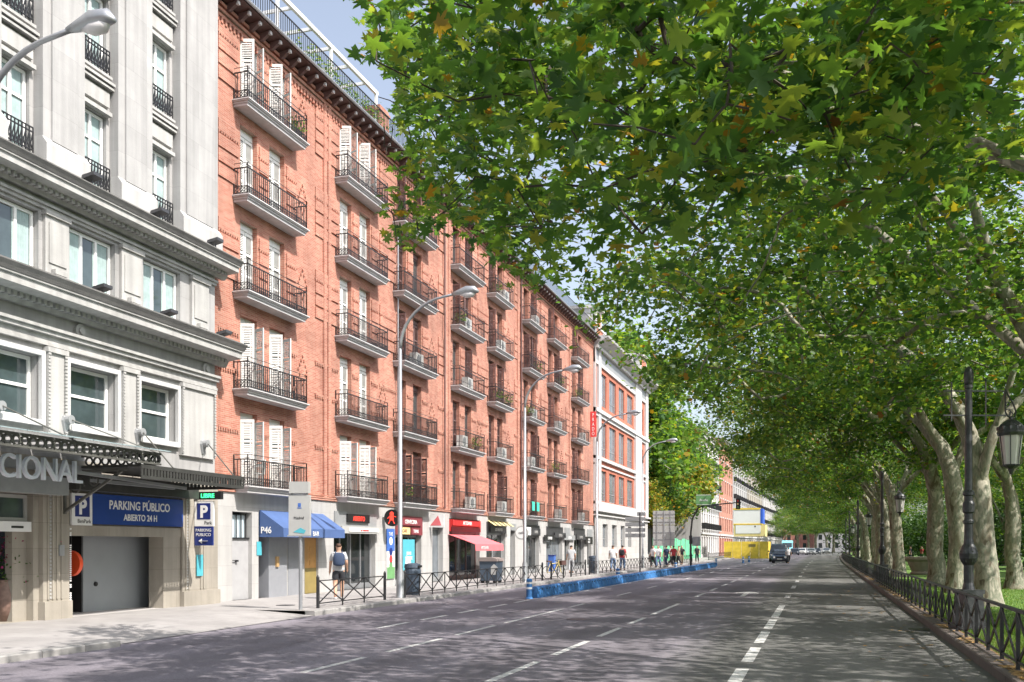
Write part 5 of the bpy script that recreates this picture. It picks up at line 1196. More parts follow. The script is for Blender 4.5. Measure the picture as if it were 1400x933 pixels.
for (x,y,v,s,mi,lb) in pos:
    if y<23: make_tree(TM1,'plane_tree',lb,'tree',o1)
    else: make_tree(TM[v],'plane_tree',lb,'tree',(x,y,.09),R(rnd.uniform(-9,9)),(s,s*mi,s*rnd.uniform(.96,1.05)))
# behind the camera: shade the foreground as the row goes on
for y,v in ((5.0,1),(-4.5,2),(-13,0)): make_tree(TM[v],'plane_tree','plane tree of the row standing behind the camera at %s'%{5.0:'arm\'s reach of the kerb',-4.5:'some steps back',-13:'the far rear'}[y],'tree',(5.6,y,.09),0,(1,1,.98) if y<0 else (.8,.9,1.12))
# second and third rows in the park
P2='plane trees standing on the park lawn'
for i,(x,y,v) in enumerate([(gpos(1387,806)[0],gpos(1387,806)[1],2),(19,24,0),(17,50,1),(18,64,0),(16,82,2),(16,98,1),(17,116,0),(16,135,2),(22,38,1),(22.5,58,2),(23,80,0),(24,105,1),(46,60,0),(47,85,1),(48,110,2),(46,40,2),(26,140,1)]):
    lb=['slender plane tree on the lawn near the right edge, in front of the yellow bus'] [0] if i==0 else 'plane tree on the park lawn %s'%['','off the right edge beside the nearest lawn','behind the slim trunks right of the second lantern','in the second row between the lanterns','in the second row beyond the stone urn','far down the second row','near the end of the second row','at the very end of the second row','in the third row nearest the park road','in the third row past the urn','in the third row far back','at the far end of the third row','across the park road, second along','across the park road, third along','across the park road, last along','across the park road, nearest','of the third row in the far distance'][i]
    make_tree(TM[v],'plane_tree',lb,'tree',(x,y,.1),R(20*i),(.9,.9,.95),P2)
# garden trees behind the green hoarding
GT=[tree_meshes(61+k,[[(0,0,0),(.1,0,2),(.1,.1,4),(-.3,.1,6.5),(0,.3,9)],[(.1,.1,4),(1.5,.5,6),(2.5,.8,8)],[(-.3,.1,6.5),(-1.8,-.6,8)]],crown_targets(71+k,210,(0,0,7.6),(4.6,4.6,5.2)),80,.30,1,'leaves_mixed' if k==0 else 'leaves_green',spread=.6,trunk_r=.25) for k in range(2)]
GL='garden trees between the office building and the white building'
for i,(x,y,k,s,lb) in enumerate([(-20.5,110,0,.85,'yellowing garden tree right behind the office corner'),(-20.5,118,1,1.35,'green garden tree behind the back of the grey road sign'),(-20.5,126,0,1.0,'yellow and brown garden tree above the green hoarding'),(-21,134,0,1.4,'tall yellow green garden tree behind the group of pedestrians'),(-20.5,142,1,1.5,'dark green garden tree next to the white building'),(-25,114,1,2.1,'large green tree rising behind the yellowing garden trees'),(-27,128,1,2.5,'tallest green tree at the back of the garden'),(-26,141,1,2.1,'broad dark tree at the back next to the white building')]):
    make_tree(GT[k],'garden_tree',lb,'tree',(x,y,0),i*1.1,(s,s,s),GL)
for i,(x,y,s) in enumerate(((2,262,1.0),(-3,285,1.1),(4,300,1.2),(-9,268,.9),(-6,305,1.2),(9,290,1.1),(-1,325,1.3),(10,330,1.2))):
    make_tree(TM[i%3],'plane_tree','plane tree closing the far end of the avenue, %s of eight from the front'%['first','third','fifth','second','sixth','fourth','seventh','eighth'][i],'tree',(x,y,0),i*1.3,(s,s,s*.9),'plane trees at the far end of the avenue')
# shrubs in the park
rs=np.random.RandomState(4); sm=leaf_mesh(rs.normal(0,1,(5200,3))*np.array([.9,.9,.7])+np.array([0,0,1.3]),.15,'leaves_dark',0,1.2,4)
stm=MB()
for k in range(7): a=k*.9; stm.tube([(0,0,0),(.4*math.cos(a),.4*math.sin(a),.9),(.9*math.cos(a),.9*math.sin(a),1.8)],[.04,.03,.015],5)
stm=stm.mesh('stem','plane_bark')
for i,(x,y,s) in enumerate(((17,60,1.7),(15.5,70,1.6),(18,82,2.2),(20,95,2.2),(13.5,98,1.6),(27,66,2.0),(27.5,52,1.6),(26,78,2.0),(17,110,2.5),(13,125,2.5),(10.5,150,2.6),(14,165,3),(9,190,3))):
    t=thing('shrub','dark evergreen shrub in the park, %s one counting from the camera'%['first','second','third','fourth','fifth','sixth','seventh','eighth','ninth','tenth','eleventh','twelfth','thirteenth'][i],'shrub',(x,y,.1),i*.8,'dark shrubs in the park'); t.scale=(s,s,s*.9); put(sm,'foliage',t,(0,0,0)); put(stm,'stems',t,(0,0,0))
# roof terrace plants
rs=np.random.RandomState(14); rp=leaf_mesh(rs.normal(0,1,(500,3))*np.array([.35,.7,.3])+np.array([0,0,.75]),.11,'leaves_green',0,1.2,6)
ptb=MB(); ptb.box(-.3,.3,-.8,.8,0,.4); ptb=ptb.mesh('planter','terracotta')
for i,u in enumerate((418,441,470,492,506,560,640)):
    t=thing('planter','planter with a leafy shrub on the roof terrace, %s along from the hotel side'%['first','second','third','fourth','fifth','sixth','seventh'][i],'planter',(PX-.6,onX(u,PX*-1+.6),19.15),0,'planters on the roof terrace'); put(rp,'foliage',t,(0,0,0)); put(ptb,'box',t,(0,0,0))
t=thing('palm','small palm on the roof terrace under the pergola','plant',(PX-1.6,onX(396,19.3),19.15))
b=MB(); b.tube([(0,0,0),(0,.05,1.4)],[.08,.06],8); b.obj('trunk','plane_bark',t); b=MB()
for k in range(16):
    a=k*2.4; rr0=1.0; pts=[(rr0*f*math.cos(a),rr0*f*math.sin(a),1.4+.9*f-1.3*f*f) for f in (0,.3,.6,.85,1.1)]
    for i in range(4):
        p=Vector(pts[i]); q=Vector(pts[i+1]); n=Vector((-math.sin(a),math.cos(a),0))*(.10*(1-i*.2))
        b.quad(p-n,p+n,q+n*.8,q-n*.8)
b.obj('fronds','leaves_green',t)
rs=np.random.RandomState(24); bp_=leaf_mesh(rs.normal(0,1,(160,3))*np.array([.13,.22,.16])+np.array([0,0,.45]),.09,'leaves_green',0,1.2,6); bq=MB(); bq.lathe((0,0,0),[(.11,0),(.16,.26),(.18,.28)],12); bq=bq.mesh('pot','terracotta')
for ci,zi,fr in ((4,2,.3),(4,2,.85),(5,2,.2),(3,3,.2),(6,1,.3),(0,4,.9),(2,0,.2),(5,3,.7),(7,3,.3),(4,4,.25),(3,1,.8),(6,3,.7)):
    a,b=cr_[ci]; t=thing('potted_plant','potted plant, %s, %s balcony column from the hotel, %s end'%(fl[zi],cn[ci],'near' if fr<.5 else 'far'),'potted plant',(PX+.34,a+(b-a)*fr,slabz[zi]+.262),0,'potted plants on the balconies'); put(bp_,'foliage',t,(0,0,0)); put(bq,'pot',t,(0,0,0))
# fallen leaves and grass
rs=np.random.RandomState(9); n=9000; yy=6+rs.rand(n)**1.4*60; xx=KR+.1+np.abs(rs.normal(0,.5,n)); zz=np.where(xx<KR+.3,.155,.128)
me=leaf_mesh(np.stack([xx,yy,zz],1),.125,'leaves_fallen',1,.2,3,flat=True); o=put(me,'fallen_leaves',None,(0,0,0)); tag(o,'dry brown leaves scattered along the kerb under the railing','leaves',kind='stuff')
n=900; me=leaf_mesh(np.stack([3.2+rs.rand(n)*14,10+rs.rand(n)*50,np.full(n,.135)],1),.12,'leaves_fallen',1,.2,5,flat=True); o=put(me,'fallen_leaves',None,(0,0,0)); tag(o,'dry leaves lying on the park lawn','leaves',kind='stuff')
n=120; me=leaf_mesh(np.stack([KR-.02-np.abs(rs.normal(0,1.1,n)),8+rs.rand(n)*40,np.full(n,.018)],1),.10,'leaves_fallen',1,.2,6,flat=True); o=put(me,'fallen_leaves',None,(0,0,0)); tag(o,'few dry leaves lying on the road by the kerb','leaves',kind='stuff')
def grass(n,xf,yf,z,seed):
    rs=np.random.RandomState(seed); P=np.stack([xf(rs,n),yf(rs,n),np.full(n,z)],1); a=rs.uniform(0,2*PI,n); hh=rs.uniform(.04,.11,n); ln=rs.normal(0,.035,(n,2))
    d=np.stack([np.cos(a),np.sin(a),np.zeros(n)],1)*.007; V=np.stack([P-d,P+d,P+np.stack([ln[:,0],ln[:,1],hh],1)],1).reshape(-1,3); me=bpy.data.meshes.new('grass'); idx=np.arange(3*n)
    me.vertices.add(3*n); me.vertices.foreach_set('co',V.astype(np.float32).ravel()); me.loops.add(3*n); me.loops.foreach_set('vertex_index',idx.astype(np.int32)); me.polygons.add(n); me.polygons.foreach_set('loop_start',(np.arange(n)*3).astype(np.int32)); me.polygons.foreach_set('loop_total',np.full(n,3,dtype=np.int32)); me.update(calc_edges=True)
    at=me.attributes.new('rnd','FLOAT','FACE'); at.data.foreach_set('value',rs.rand(n).astype(np.float32)); me.materials.append(M('grass_blades')); return me
gm=grass(60000,lambda r,n: 2.75+np.abs(r.rand(n)*1.2+r.normal(0,.2,n)),lambda r,n: 9+r.rand(n)**1.6*45,.11,1); o=put(gm,'grass',None,(0,0,0)); tag(o,'green grass along the foot of the iron railing','grass',kind='stuff')
gm=grass(60000,lambda r,n: 3.6+r.rand(n)*12,lambda r,n: 15+r.rand(n)*40,.11,2); o=put(gm,'grass',None,(0,0,0)); tag(o,'sunlit grass of the park lawn','grass',kind='stuff')
# ============================================================ RAILINGS
def cross_fence(name,label,x,y0,y1,z,h,pitch,thick=.035,rail_t=.045,group=None,endpost=True,maxpost=95):
    t=thing(name,label,'railing',(x+bend(y0),y0,z),0,group); n=max(1,round((y1-y0)/pitch)); d=(y1-y0)/n; bb=lambda y: bend(y0+y)-bend(y0)
    top=MB(); bot=MB(); lat=MB(); post=MB().box(-thick*.5,thick*.5,-thick*.5,thick*.5,0,h).mesh('post','iron')
    for i in range(n):
        a=(bb(i*d),i*d); c=(bb(i*d+d),i*d+d)
        top.bar((a[0],a[1],h),(c[0],c[1],h),rail_t,rail_t*.7); bot.bar((a[0],a[1],.13),(c[0],c[1],.13),.03,.03)
        lat.bar((a[0]+.012,a[1],h),(c[0]+.012,c[1],.13),.022,thick); lat.bar((a[0]-.012,a[1],.13),(c[0]-.012,c[1],h),.022,thick)
    top.obj('top_rail','iron',t); bot.obj('bottom_rail','iron',t); lat.obj('cross_bars','iron',t)
    for i in range(min(n+1,maxpost)): put(post,'post',t,(bb(i*d),i*d,0))
    if endpost:
        for yy in (0,n*d):
            e=MB(); e.tube([(0,0,0),(0,0,h+.1),(0,0,h+.16)],[.045,.045,.015],10); e.obj('end_post','iron',t,loc=(0.0,yy+(-.06 if yy==0 else .06),0))
    return t
cross_fence('park_railing','long black cross pattern iron railing between the kerb and the park trees','',0,0,0,1,1) if False else None
cross_fence('park_railing','near stretch of the black cross pattern railing along the right kerb',2.62,6.2,86,.12,.84,1.24,.05,.06,endpost=False)
cross_fence('park_railing','far stretch of the black railing along the right kerb beyond the lanterns',2.62,86.3,200,.12,.84,2.4,.05,.06,endpost=False)
cross_fence('park_railing','black railing on the far side of the lawn along the park road',29.0,30,140,.12,.9,1.6,.05,.06,endpost=False)
def fl_(u): return onX(u,13.25)
G1='cross pattern railings along the left kerb'
for (a,c,lb) in ((436,525,'short black railing in front of the man with the backpack'),(554,741,'long black railing in front of the shop with the pink awning'),(722,770,'')):
    if lb: cross_fence('kerb_railing',lb,-13.25,fl_(a),fl_(c),.13,.76,1.25,.03,.04,G1)
cross_fence('kerb_railing','black railing by the leaning bicycle',-13.25,fl_(754),fl_(770),.13,.78,1.25,.03,.04,G1)
cross_fence('kerb_railing','black railing around the third lamp post',-13.25,fl_(781),fl_(800),.13,.78,1.25,.03,.04,G1)
cross_fence('kerb_railing','long black railing from the grey finger signs to the group of pedestrians',-13.25,fl_(806),107,.13,.78,1.25,.03,.04,G1)
cross_fence('kerb_railing','grey railing at the foot of the white building',-13.25,122,150,.13,.85,1.25,.03,.04,G1)
# ============================================================ LANTERNS
def lantern(loc,lb):
    t=thing('lantern_post',lb,'street lamp',loc,0,'black lantern posts along the railing')
    b=MB(); b.box(-.34,.34,-.34,.34,0,.12); b.extrude([(-.30,.12),(.30,.12),(.22,.78),(-.22,.78)],'y',-.27,.27); b.box(-.27,.27,-.27,.27,.78,.86); b.obj('pedestal','lamp_iron',t)
    b=MB(); b.lathe((0,0,0),[(.15,.86),(.13,.95),(.115,1.0),(.115,1.36),(.15,1.40),(.205,1.50),(.215,1.60),(.17,1.72),(.12,1.80),(.105,1.9),(.10,2.2),(.125,2.22),(.125,2.27),(.10,2.3),(.10,2.42),(.135,2.45),(.14,2.62),(.10,2.68),(.10,2.78),(.135,2.80),(.135,2.86),(.095,2.90),(.09,3.2),(.08,4.98),(.10,5.0),(.10,5.06)],16)
    for k in range(8):
        a=k*PI/4; b.bar((.17*math.cos(a),.17*math.sin(a),1.42),(.2*math.cos(a),.2*math.sin(a),1.66),.02)
    b.obj('column','lamp_iron',t,smooth=False)
    b=MB(); b.lathe((0,0,5.06),[(.08,0),(.105,.06),(.12,.16),(.11,.27),(.07,.35),(.01,.39)],14); b.obj('finial','lamp_iron',t,smooth=True)
    b=MB(); b.bar((-.62,0,4.52),(.92,0,4.52),.025); b.bar((-.62,0,4.02),(.92,0,4.02),.03)
    b.bar((-.42,0,3.9),(-.42,0,4.7),.025); b.bar((.42,0,3.82),(.42,0,4.75),.025); b.tube([(.42,0,4.72),(.42,0,4.8)],[.03,.005],6)
    pts=[(.90,0,4.55),(.98,0,4.42),(1.10,0,4.25),(1.16,0,4.10),(1.13,0,3.97),(1.05,0,3.95)]; b.tube(pts,.02,6); b.tube([(.90,0,4.55),(.90,0,4.1),(.96,0,4.0),(1.03,0,3.98)],.018,6)
    for (cx_,cz,rr0) in ((.97,4.08,.07),(.96,4.25,.045),(1.04,4.04,.05)):
        b.tube([(cx_+rr0*math.cos(a*PI/5),0,cz+rr0*math.sin(a*PI/5)) for a in range(11)],.012,5)
    b.obj('bracket','lamp_iron',t,loc=(0,0,.42))
    b=MB(); b.lathe((1.06,0,3.42),[(.31,0),(.30,.04),(.24,.12),(.12,.20),(.05,.22),(.04,.25),(.03,.28)],12)
    for k in range(12): a=k*PI/6; b.box(1.06+.29*math.cos(a)-.025,1.06+.29*math.cos(a)+.025,.29*math.sin(a)-.025,.29*math.sin(a)+.025,3.42,3.49)
    b.lathe((1.06,0,3.30),[(.29,0),(.32,.06),(.30,.12)],12); o=b.obj('lantern','lamp_iron',t,loc=(-.02,0,.72)); b=MB(); b.lathe((1.06,0,2.62),[(.02,-.12),(.05,-.06),(.07,0),(.19,.06),(.20,.09),(.17,.09)],6); b.obj('lantern_foot','lamp_iron',o)
    gl=MB(); gl.lathe((1.06,0,2.70),[(.18,0),(.26,.60)],6); gl.obj('lantern_glass','lantern_glass',o)
    rb_=MB()
    for k in range(6): a=k*PI/3; rb_.bar((1.06+.185*math.cos(a),.185*math.sin(a),2.70),(1.06+.268*math.cos(a),.268*math.sin(a),3.32),.02)
    rb_.obj('glazing_bars','lamp_iron',o)
    return t
lx,ly=2.93,21.9
lt=lantern((lx,ly,.1),'nearest black lantern post rising from the railing at the right edge'); kd=kidtree(lt)
yy=ly+14.3+13.5
for i,(u,v) in enumerate(((1206,0),(1173,0),(1160,0),(1153,0))):
    y_=None
    # find y on the lantern line seen at column u
    a,bb_,_=ray(u); y_=bb_*(lx/a)
    dup(lt,(lx+bend(y_),y_,.1),0,'%s black lantern post along the railing'%['second','third','fourth','fifth'][i],kd)
# ============================================================ STREET LAMPS
def street_lamp(loc,lb,far=False):
    t=thing('street_lamp',lb,'street lamp',loc,0,'tall grey street lamps on the left pavement')
    b=MB(); b.tube([(0,0,0),(0,0,.02),(0,0,.9),(0,0,1.0),(0,0,8.3)],[.14,.13,.12,.085,.06],14); b.obj('pole','galvanised',t,smooth=True)
    b=MB(); b.box(.1,.12,-.05,.05,.45,.85); b.obj('hatch','metal_grey',t)
    b=MB(); pts=[(0,0,8.25)]
    for k in range(1,10): a=k/9*R(84); pts.append((1.75*(1-math.cos(a)),0,8.3+1.62*math.sin(a)))
    pts.append((2.0,0,9.98)); b.tube(pts,[.058]*4+[.05]*4+[.042]*(len(pts)-8),12); b.obj('arm','galvanised',t,smooth=True)
    b=MB(); n0=[]
    b.tube([(1.85,0,9.97),(2.05,0,10.0),(2.35,0,10.05),(2.62,0,10.05),(2.76,0,9.98)],[.05,.09,.15,.13,.04],14); o=b.obj('lamp_head','galvanised',t,smooth=True)
    for v in o.data.vertices: 
        if v.co.z<9.93: v.co.z=9.93+(v.co.z-9.93)*.3
    b=MB(); b.tube([(2.14,0,9.94),(2.35,0,9.92),(2.55,0,9.93),(2.66,0,9.97)],[.04,.115,.11,.03],12); b.obj('lamp_glass','lantern_glass',t,smooth=True)
    return t
ylm=[12.68,onX(547,13.3),onX(717.5,13.3),onX(816,13.3),onX(866,13.3)+4]
s1=street_lamp((-13.3,ylm[1],.12),'tall grey street lamp in front of the third balcony column'); ks=kidtree(s1)
for y,lb in ((ylm[0],'tall grey street lamp whose head reaches in at the top left corner'),(ylm[2],'tall grey street lamp in front of the sixth balcony column'),(ylm[3],'tall grey street lamp at the corner of the red and white office building'),(ylm[4],'tall grey street lamp past the office building')): dup(s1,(-13.3,y,.12),0,lb,ks)
# ============================================================ BLUE SEPARATORS
def separator(loc,rz,lb):
    t=thing('lane_separator',lb,'lane separator',loc,rz,'blue rubber lane separators')
    b=MB(); pr=[(-.2,0),(.2,0),(.2,.08),(.12,.36),(.07,.40),(-.07,.40),(-.12,.36),(-.2,.08)]
    secs=[(0,.75),(.12,1),(.9,1),(1.0,.82),(1.1,1),(1.88,1),(2.0,.75)]; n0=len(b.v); k=len(pr)
    for (yy,s) in secs: b.v+=[(x*(.6+.4*s),yy,z*s) for x,z in pr]
    for i in range(len(secs)-1):
        for j in range(k): b.f.append((n0+i*k+j,n0+i*k+(j+1)%k,n0+(i+1)*k+(j+1)%k,n0+(i+1)*k+j))
    b.f.append(tuple(range(k))); b.f.append(tuple((len(secs)-1)*k+j for j in reversed(range(k)))); b.obj('body','barrier_blue',t)
    b=MB()
    for yy in (.3,.72,1.3,1.7): b.tube([(.128,yy,.30),(.155,yy,.28)],.035,8)
    b.obj('bolt_hole','black',t)
    return t
ordn=['first','second','third','fourth','fifth','sixth','seventh','eighth','ninth','tenth','eleventh','twelfth','thirteenth','fourteenth','fifteenth','sixteenth','seventeenth','eighteenth','nineteenth','twentieth','twenty-first','twenty-second','twenty-third','twenty-fourth','twenty-fifth','twenty-sixth','twenty-seventh']
for o_l in [o for o in bpy.data.objects if o.name.startswith('lantern_post')]: o_l.scale=(.84,.84,1.0); o_l.rotation_euler[2]=R(18)
bx0,by0=ground(734,818); bx1,by1=ground(976,775.5); nS=27; kk=None
bx0-=.15
sg=None
for i in range(nS):
    f=i/(nS); x=bx0+(bx1-bx0)*f; y=by0+(by1-by0)*f; rz=-math.atan2(bx1-bx0,by1-by0)
    lb='%s blue lane separator counting from the near post'%ordn[i]
    if sg is None: sg=separator((x,y,0),rz,lb); kk=kidtree(sg)
    else: dup(sg,(x,y,0),rz,lb,kk)
def bollard(loc,lb):
    t=thing('bollard',lb,'bollard',loc,0,'blue and white plastic bollards')
    b=MB(); b.lathe((0,0,0),[(.14,0),(.13,.03),(.105,.05),(.105,.66),(.09,.70),(.05,.71)],16); b.obj('post','barrier_blue',t)
    for z in (.34,.52): b=MB(); b.tube([(0,0,z),(0,0,z+.07)],.107,16,cap=False); b.obj('reflective_band','reflective_white',t)
    return t
bo=bollard((bx0-.0,by0-.45,0),'nearest blue bollard with white bands at the head of the separators'); kb_=kidtree(bo)
for (u,v,lb) in ((817,796,'blue bollard behind the separators below the third lamp post'),(898,783,'blue bollard behind the separators near the group of pedestrians'),(979,774,'blue bollard at the far end of the separators'),(1016,770,'single dark blue bollard in front of the yellow hoarding'),(1024,769,'last blue bollard left of the dark van')):
    x,y=ground(u,v); 
    if u<950: x=bx0+(bx1-bx0)*(y-by0)/(by1-by0)-.35
    dup(bo,(x,y,0),0,lb,kb_)
# ============================================================ BINS, SIGNS, POLES
t=thing('litter_bin','dark blue grey litter bin behind the railing beside the first street lamp','bin',(-13.75,onX(564,13.75),.13)); b=MB(); b.lathe((0,0,0),[(.24,0),(.27,.1),(.29,.85),(.27,.95),(.30,.96),(.28,1.08),(.15,1.12)],18); b.obj('body','bin_dark',t,smooth=False); b=MB(); b.box(.2,.31,-.14,.14,.97,1.04); b.obj('opening','black',t)
t=thing('waste_container','dark wheeled waste container with a brown lid below the pink awning','bin',(-14.6,onX(667,14.6),.13)); b=MB(); b.extrude([(-.36,.12),(.36,.12),(.42,1.02),(-.42,1.02)],'y',0,.95); b.obj('body','bin_dark',t); b=MB(); b.extrude([(-.46,1.02),(.46,1.02),(.44,1.14),(.2,1.2),(-.4,1.2),(-.46,1.14)],'y',-.04,1.0); b.obj('lid','bin_lid',t)
for sy in (.12,.83): b=MB(); b.tube([(-.3,sy-.03,.1),(-.3,sy+.03,.1)],.1,12); b.obj('wheel','tyre',t); b=MB(); b.tube([(.3,sy-.03,.1),(.3,sy+.03,.1)],.1,12); b.obj('wheel','tyre',t)
b=MB(); b.extrude([(.15,.4),(.42,.4),(.47,.75),(.3,.9),(.15,.75)],'y',-.012,-.004); b.obj('emblem','sign_grey',t)
t=thing('litter_bin','dark litter bin beside the third street lamp','bin',(-13.7,onX(811,13.7),.13)); b=MB(); b.lathe((0,0,0),[(.24,0),(.27,.1),(.29,.85),(.27,.95),(.30,.96),(.28,1.08),(.15,1.12)],14); b.obj('body','bin_dark',t)
t=thing('waste_bin','small blue bin in the glass shop doorway','bin',(PX+.25,Yg(748.5),.13)); b=MB(); b.box(-.2,.2,0,.5,0,1.05); b.obj('body','poster_blue',t); b=MB(); b.box(-.22,.22,-.02,.52,1.05,1.12); b.obj('lid','navy_sign',t)
# parking meter sign (plate facing the traffic) on a pole
sx_,sy_=ground(411,834,.13)
t=thing('parking_sign','tall grey sign board with a small box on top, before the blue awning','sign',(sx_,sy_,.13)); b=MB(); b.tube([(0,0,0),(0,0,2.3)],.05,12); b.obj('pole','galvanised',t)
th=R(12); 
b=MB(); b.box(-.31,.27,-.07,.07,2.0,3.10); o=b.obj('board','sign_grey',t); o.rotation_euler=(0,0,th)
b=MB(); b.box(-.29,.24,-.10,.12,3.15,3.46); o=b.obj('top_box','sign_grey',t); o.rotation_euler=(0,0,th)
b=MB(); b.box(-.26,-.22,-.03,.03,3.05,3.2); b.box(.16,.2,-.03,.03,3.05,3.2); b.box(-.34,.30,-.085,-.02,1.98,2.02); o=b.obj('trim','metal_grey',t); o.rotation_euler=(0,0,th)
b=MB(); b.box(-.05,.03,-.077,-.071,2.78,2.88); b.box(-.07,.05,-.077,-.071,2.74,2.76); o=b.obj('emblem','poster_blue',t); o.rotation_euler=(0,0,th)
b=MB(); b.extrude([(-.18,2.1),(.12,2.06),(.17,2.14),(.02,2.22)],'y',-.077,-.071); o=b.obj('picture','cyan_poster',t); o.rotation_euler=(0,0,th)
x=text('lettering','Madrid',.10,'black',t,(-.01,-.079,2.45),'y-',.002,'CENTER'); x.rotation_euler=(0,0,th)
# thin dark pole of the awning and a low post
# finger post with stacked direction arrows
fx,fy=ground(875,782,.13); t=thing('finger_post','post with a stack of grey direction boards by the white plinth of the office building','sign',(fx,fy,.13)); b=MB(); b.tube([(0,0,0),(0,0,4.0)],.05,10); b.obj('pole','iron',t)
for k,(z,l0,l1) in enumerate(((3.75,-.2,.35),(3.42,-1.0,.35),(3.05,-1.0,.35),(2.68,-1.0,.35),(2.31,-1.0,.35))):
    b=MB(); b.box(l0,l1,-.03,.03,z,z+.26); b.obj('direction_board','metal_grey',t)
    if k: text('lettering',['','Museo','Centro','Atocha','Retiro'][k],.15,'sign_grey',t,(l0+.15,-.035,z+.07),'y-',.002)
gx,gy=ground(908,774.5,.13); t=thing('road_sign','back of a large grey road sign on a post in front of the garden trees','sign',(gx,gy,.13)); b=MB(); b.tube([(0,0,0),(0,0,4.4)],.08,10); b.obj('pole','galvanised',t)
b=MB(); b.box(-.95,.9,-.05,.0,1.75,3.5); b.obj('lower_panel','sign_grey',t); b=MB(); b.box(-.95,.9,-.05,.0,3.55,4.1); b.obj('middle_panel','sign_grey',t); b=MB(); b.box(-.95,.9,-.05,0,4.15,4.75); b.obj('upper_panel','sign_grey',t)
b=MB()
for x in (-.6,.0,.55): b.box(x-.03,x+.03,-.09,-.05,1.75,4.75)
for z in (2.3,2.9,3.8,4.45): b.box(-.95,.9,-.075,-.05,z-.03,z+.03)
b.obj('stiffeners','metal_grey',t)
# mast with green direction sign and traffic light
mx,my=ground(944.5,775,.13); dm=(my*C_-mx*S_); ppm=F/dm
t=thing('traffic_light_mast','curved mast carrying a traffic light over the road before the white building','traffic light',(mx,my,.13))
b=MB(); b.tube([(0,0,0),(0,0,3.3),(.15,0,4.6),(.8,0,5.7),(1.6,0,5.9),(5.3,0,6.15)],[.11,.10,.09,.08,.07,.05],12); b.obj('mast','iron',t,smooth=True); t.scale=(.78,1,.87)
b=MB(); b.box(4.75,5.2,-.2,.0,5.5,6.5); b.obj('backplate','black',t); b=MB(); b.box(4.82,5.13,-.28,-.2,5.55,6.45); o=b.obj('signal_head','iron',t)
for k,m_ in enumerate(('red_light','pale_yellow','poster_green')): b=MB(); b.tube([(4.975,-.285,6.28-.3*k),(4.975,-.29,6.28-.3*k)],.1,12); b.obj('lens',m_,o)
b=MB(); b.box(-.15,.15,-.2,0,2.2,3.0); b.obj('side_signal','iron',t); b=MB(); b.box(.15,1.0,-.1,.0,2.0,2.9); b.obj('control_box','metal_grey',t)
t=thing('direction_sign','small green direction sign hanging on the curved mast','sign',(mx+.45,my-.15,5.35)); t.scale=(.66,1,.85); b=MB(); b.box(0,1.9,-.04,.04,-.1,.95); b.obj('panel','poster_green',t); b=MB(); b.box(.05,1.85,-.046,-.041,.88,.92); b.box(.05,1.85,-.046,-.041,-.06,-.02); b.obj('border','sign_white',t); text('lettering','Atocha',.36,'sign_white',t,(.95,-.05,.3),'y-',.002,'CENTER')
# green netted hoarding
t=thing('hoarding','green netted hoarding closing the garden between the office and the white building','hoarding',(-17.2,OY1+1,0)); L=149-OY1-1
b=MB(); n=40
for i in range(n):
    a=L*i/n; c=L*(i+1)/n; dx=.05*math.sin(i*1.3); dx2=.05*math.sin((i+1)*1.3); b.extrude([(dx,a),(dx2,c),(dx2-.03,c),(dx-.03,a)],'z',.05,2.75+.12*math.sin(i*.9))
b.obj('net','green_net',t)
for i in range(11): b=MB(); b.box(.05,.12,L*i/10-.04,L*i/10+.04,0,2.9); b.obj('post','galvanised',t)
# construction site: yellow hoarding, scaffold, cabin
hx0=ground(992,764.5)[0]; hy=150.0
def atd(u,Y): a,b_,_=ray(u); return Y/b_*a
t=thing('site_hoarding','yellow construction hoarding standing out into the road left of the dark van','hoarding',(atd(990,hy),hy,0)); b=MB(); Wd=atd(1050,hy)-atd(990,hy)
for i in range(5): b.box(Wd*i/5,Wd*(i+1)/5-.03,-.05,.05,0,2.55-.0*i)
b.box(Wd-.05,Wd,.05,9,0,2.55); b.box(0,.05,.05,9,0,2.55); b.obj('panels','yellow_panel',t); b=MB(); b.box(Wd*.56,Wd*.72,-.07,-.055,1.75,2.15); b.obj('notice','olive_paint',t)
cx0,cx1=atd(1003,hy),atd(1046,hy); zb=H+(747-736)/F*hy*1.03; zt=H+(747-697)/F*hy*1.0
zb=H+13/F*hy; zt=H+50/F*hy
t=thing('scaffold','steel scaffold tower carrying the site cabin over the yellow hoarding','scaffold',(cx0,hy+.8,0)); Wc=cx1-cx0; b=MB()
for i in range(5):
    for yy in (0,3,6): b.bar((Wc*i/4,yy,0),(Wc*i/4,yy,zb),.08)
for z in (1,2.0,3.0): 
    for yy in (0,3,6): b.bar((0,yy,z),(Wc,yy,z),.07)
for i in range(4): b.bar((Wc*i/4,0,1),(Wc*(i+1)/4,0,3),.06)
b.obj('frame','galvanised',t)
t=thing('site_cabin','white and pale yellow site cabin with a blue edge perched on the scaffold','cabin',(cx0,hy+.3,zb+.02)); Hc=zt-zb
b=MB(); b.box(0,Wc,0,6,0,Hc*.42); b.obj('lower_body','pale_yellow',t); b=MB(); b.box(Wc*.06,Wc*.86,-.04,-.003,Hc*.1,Hc*.40); b.obj('lower_panel','sign_white',t)
b=MB(); b.box(Wc*.0,Wc*.85,.0,6,Hc*.46,Hc*.96); b.obj('upper_body','sign_white',t); b=MB(); b.box(Wc*.85,Wc*.92,-.02,6,Hc*.46,Hc*1.0); b.obj('blue_edge','site_blue',t); b=MB(); b.box(-.1,Wc*.9,-.05,6.1,Hc*.42,Hc*.46); b.box(-.1,Wc*.85,-.05,6.1,Hc*.96,Hc*1.02); b.obj('yellow_trim','yellow_panel',t); b=MB(); b.box(Wc*.66,Wc*.7,-.06,-.045,Hc*.33,Hc*.38); b.obj('floodlight','black',t)
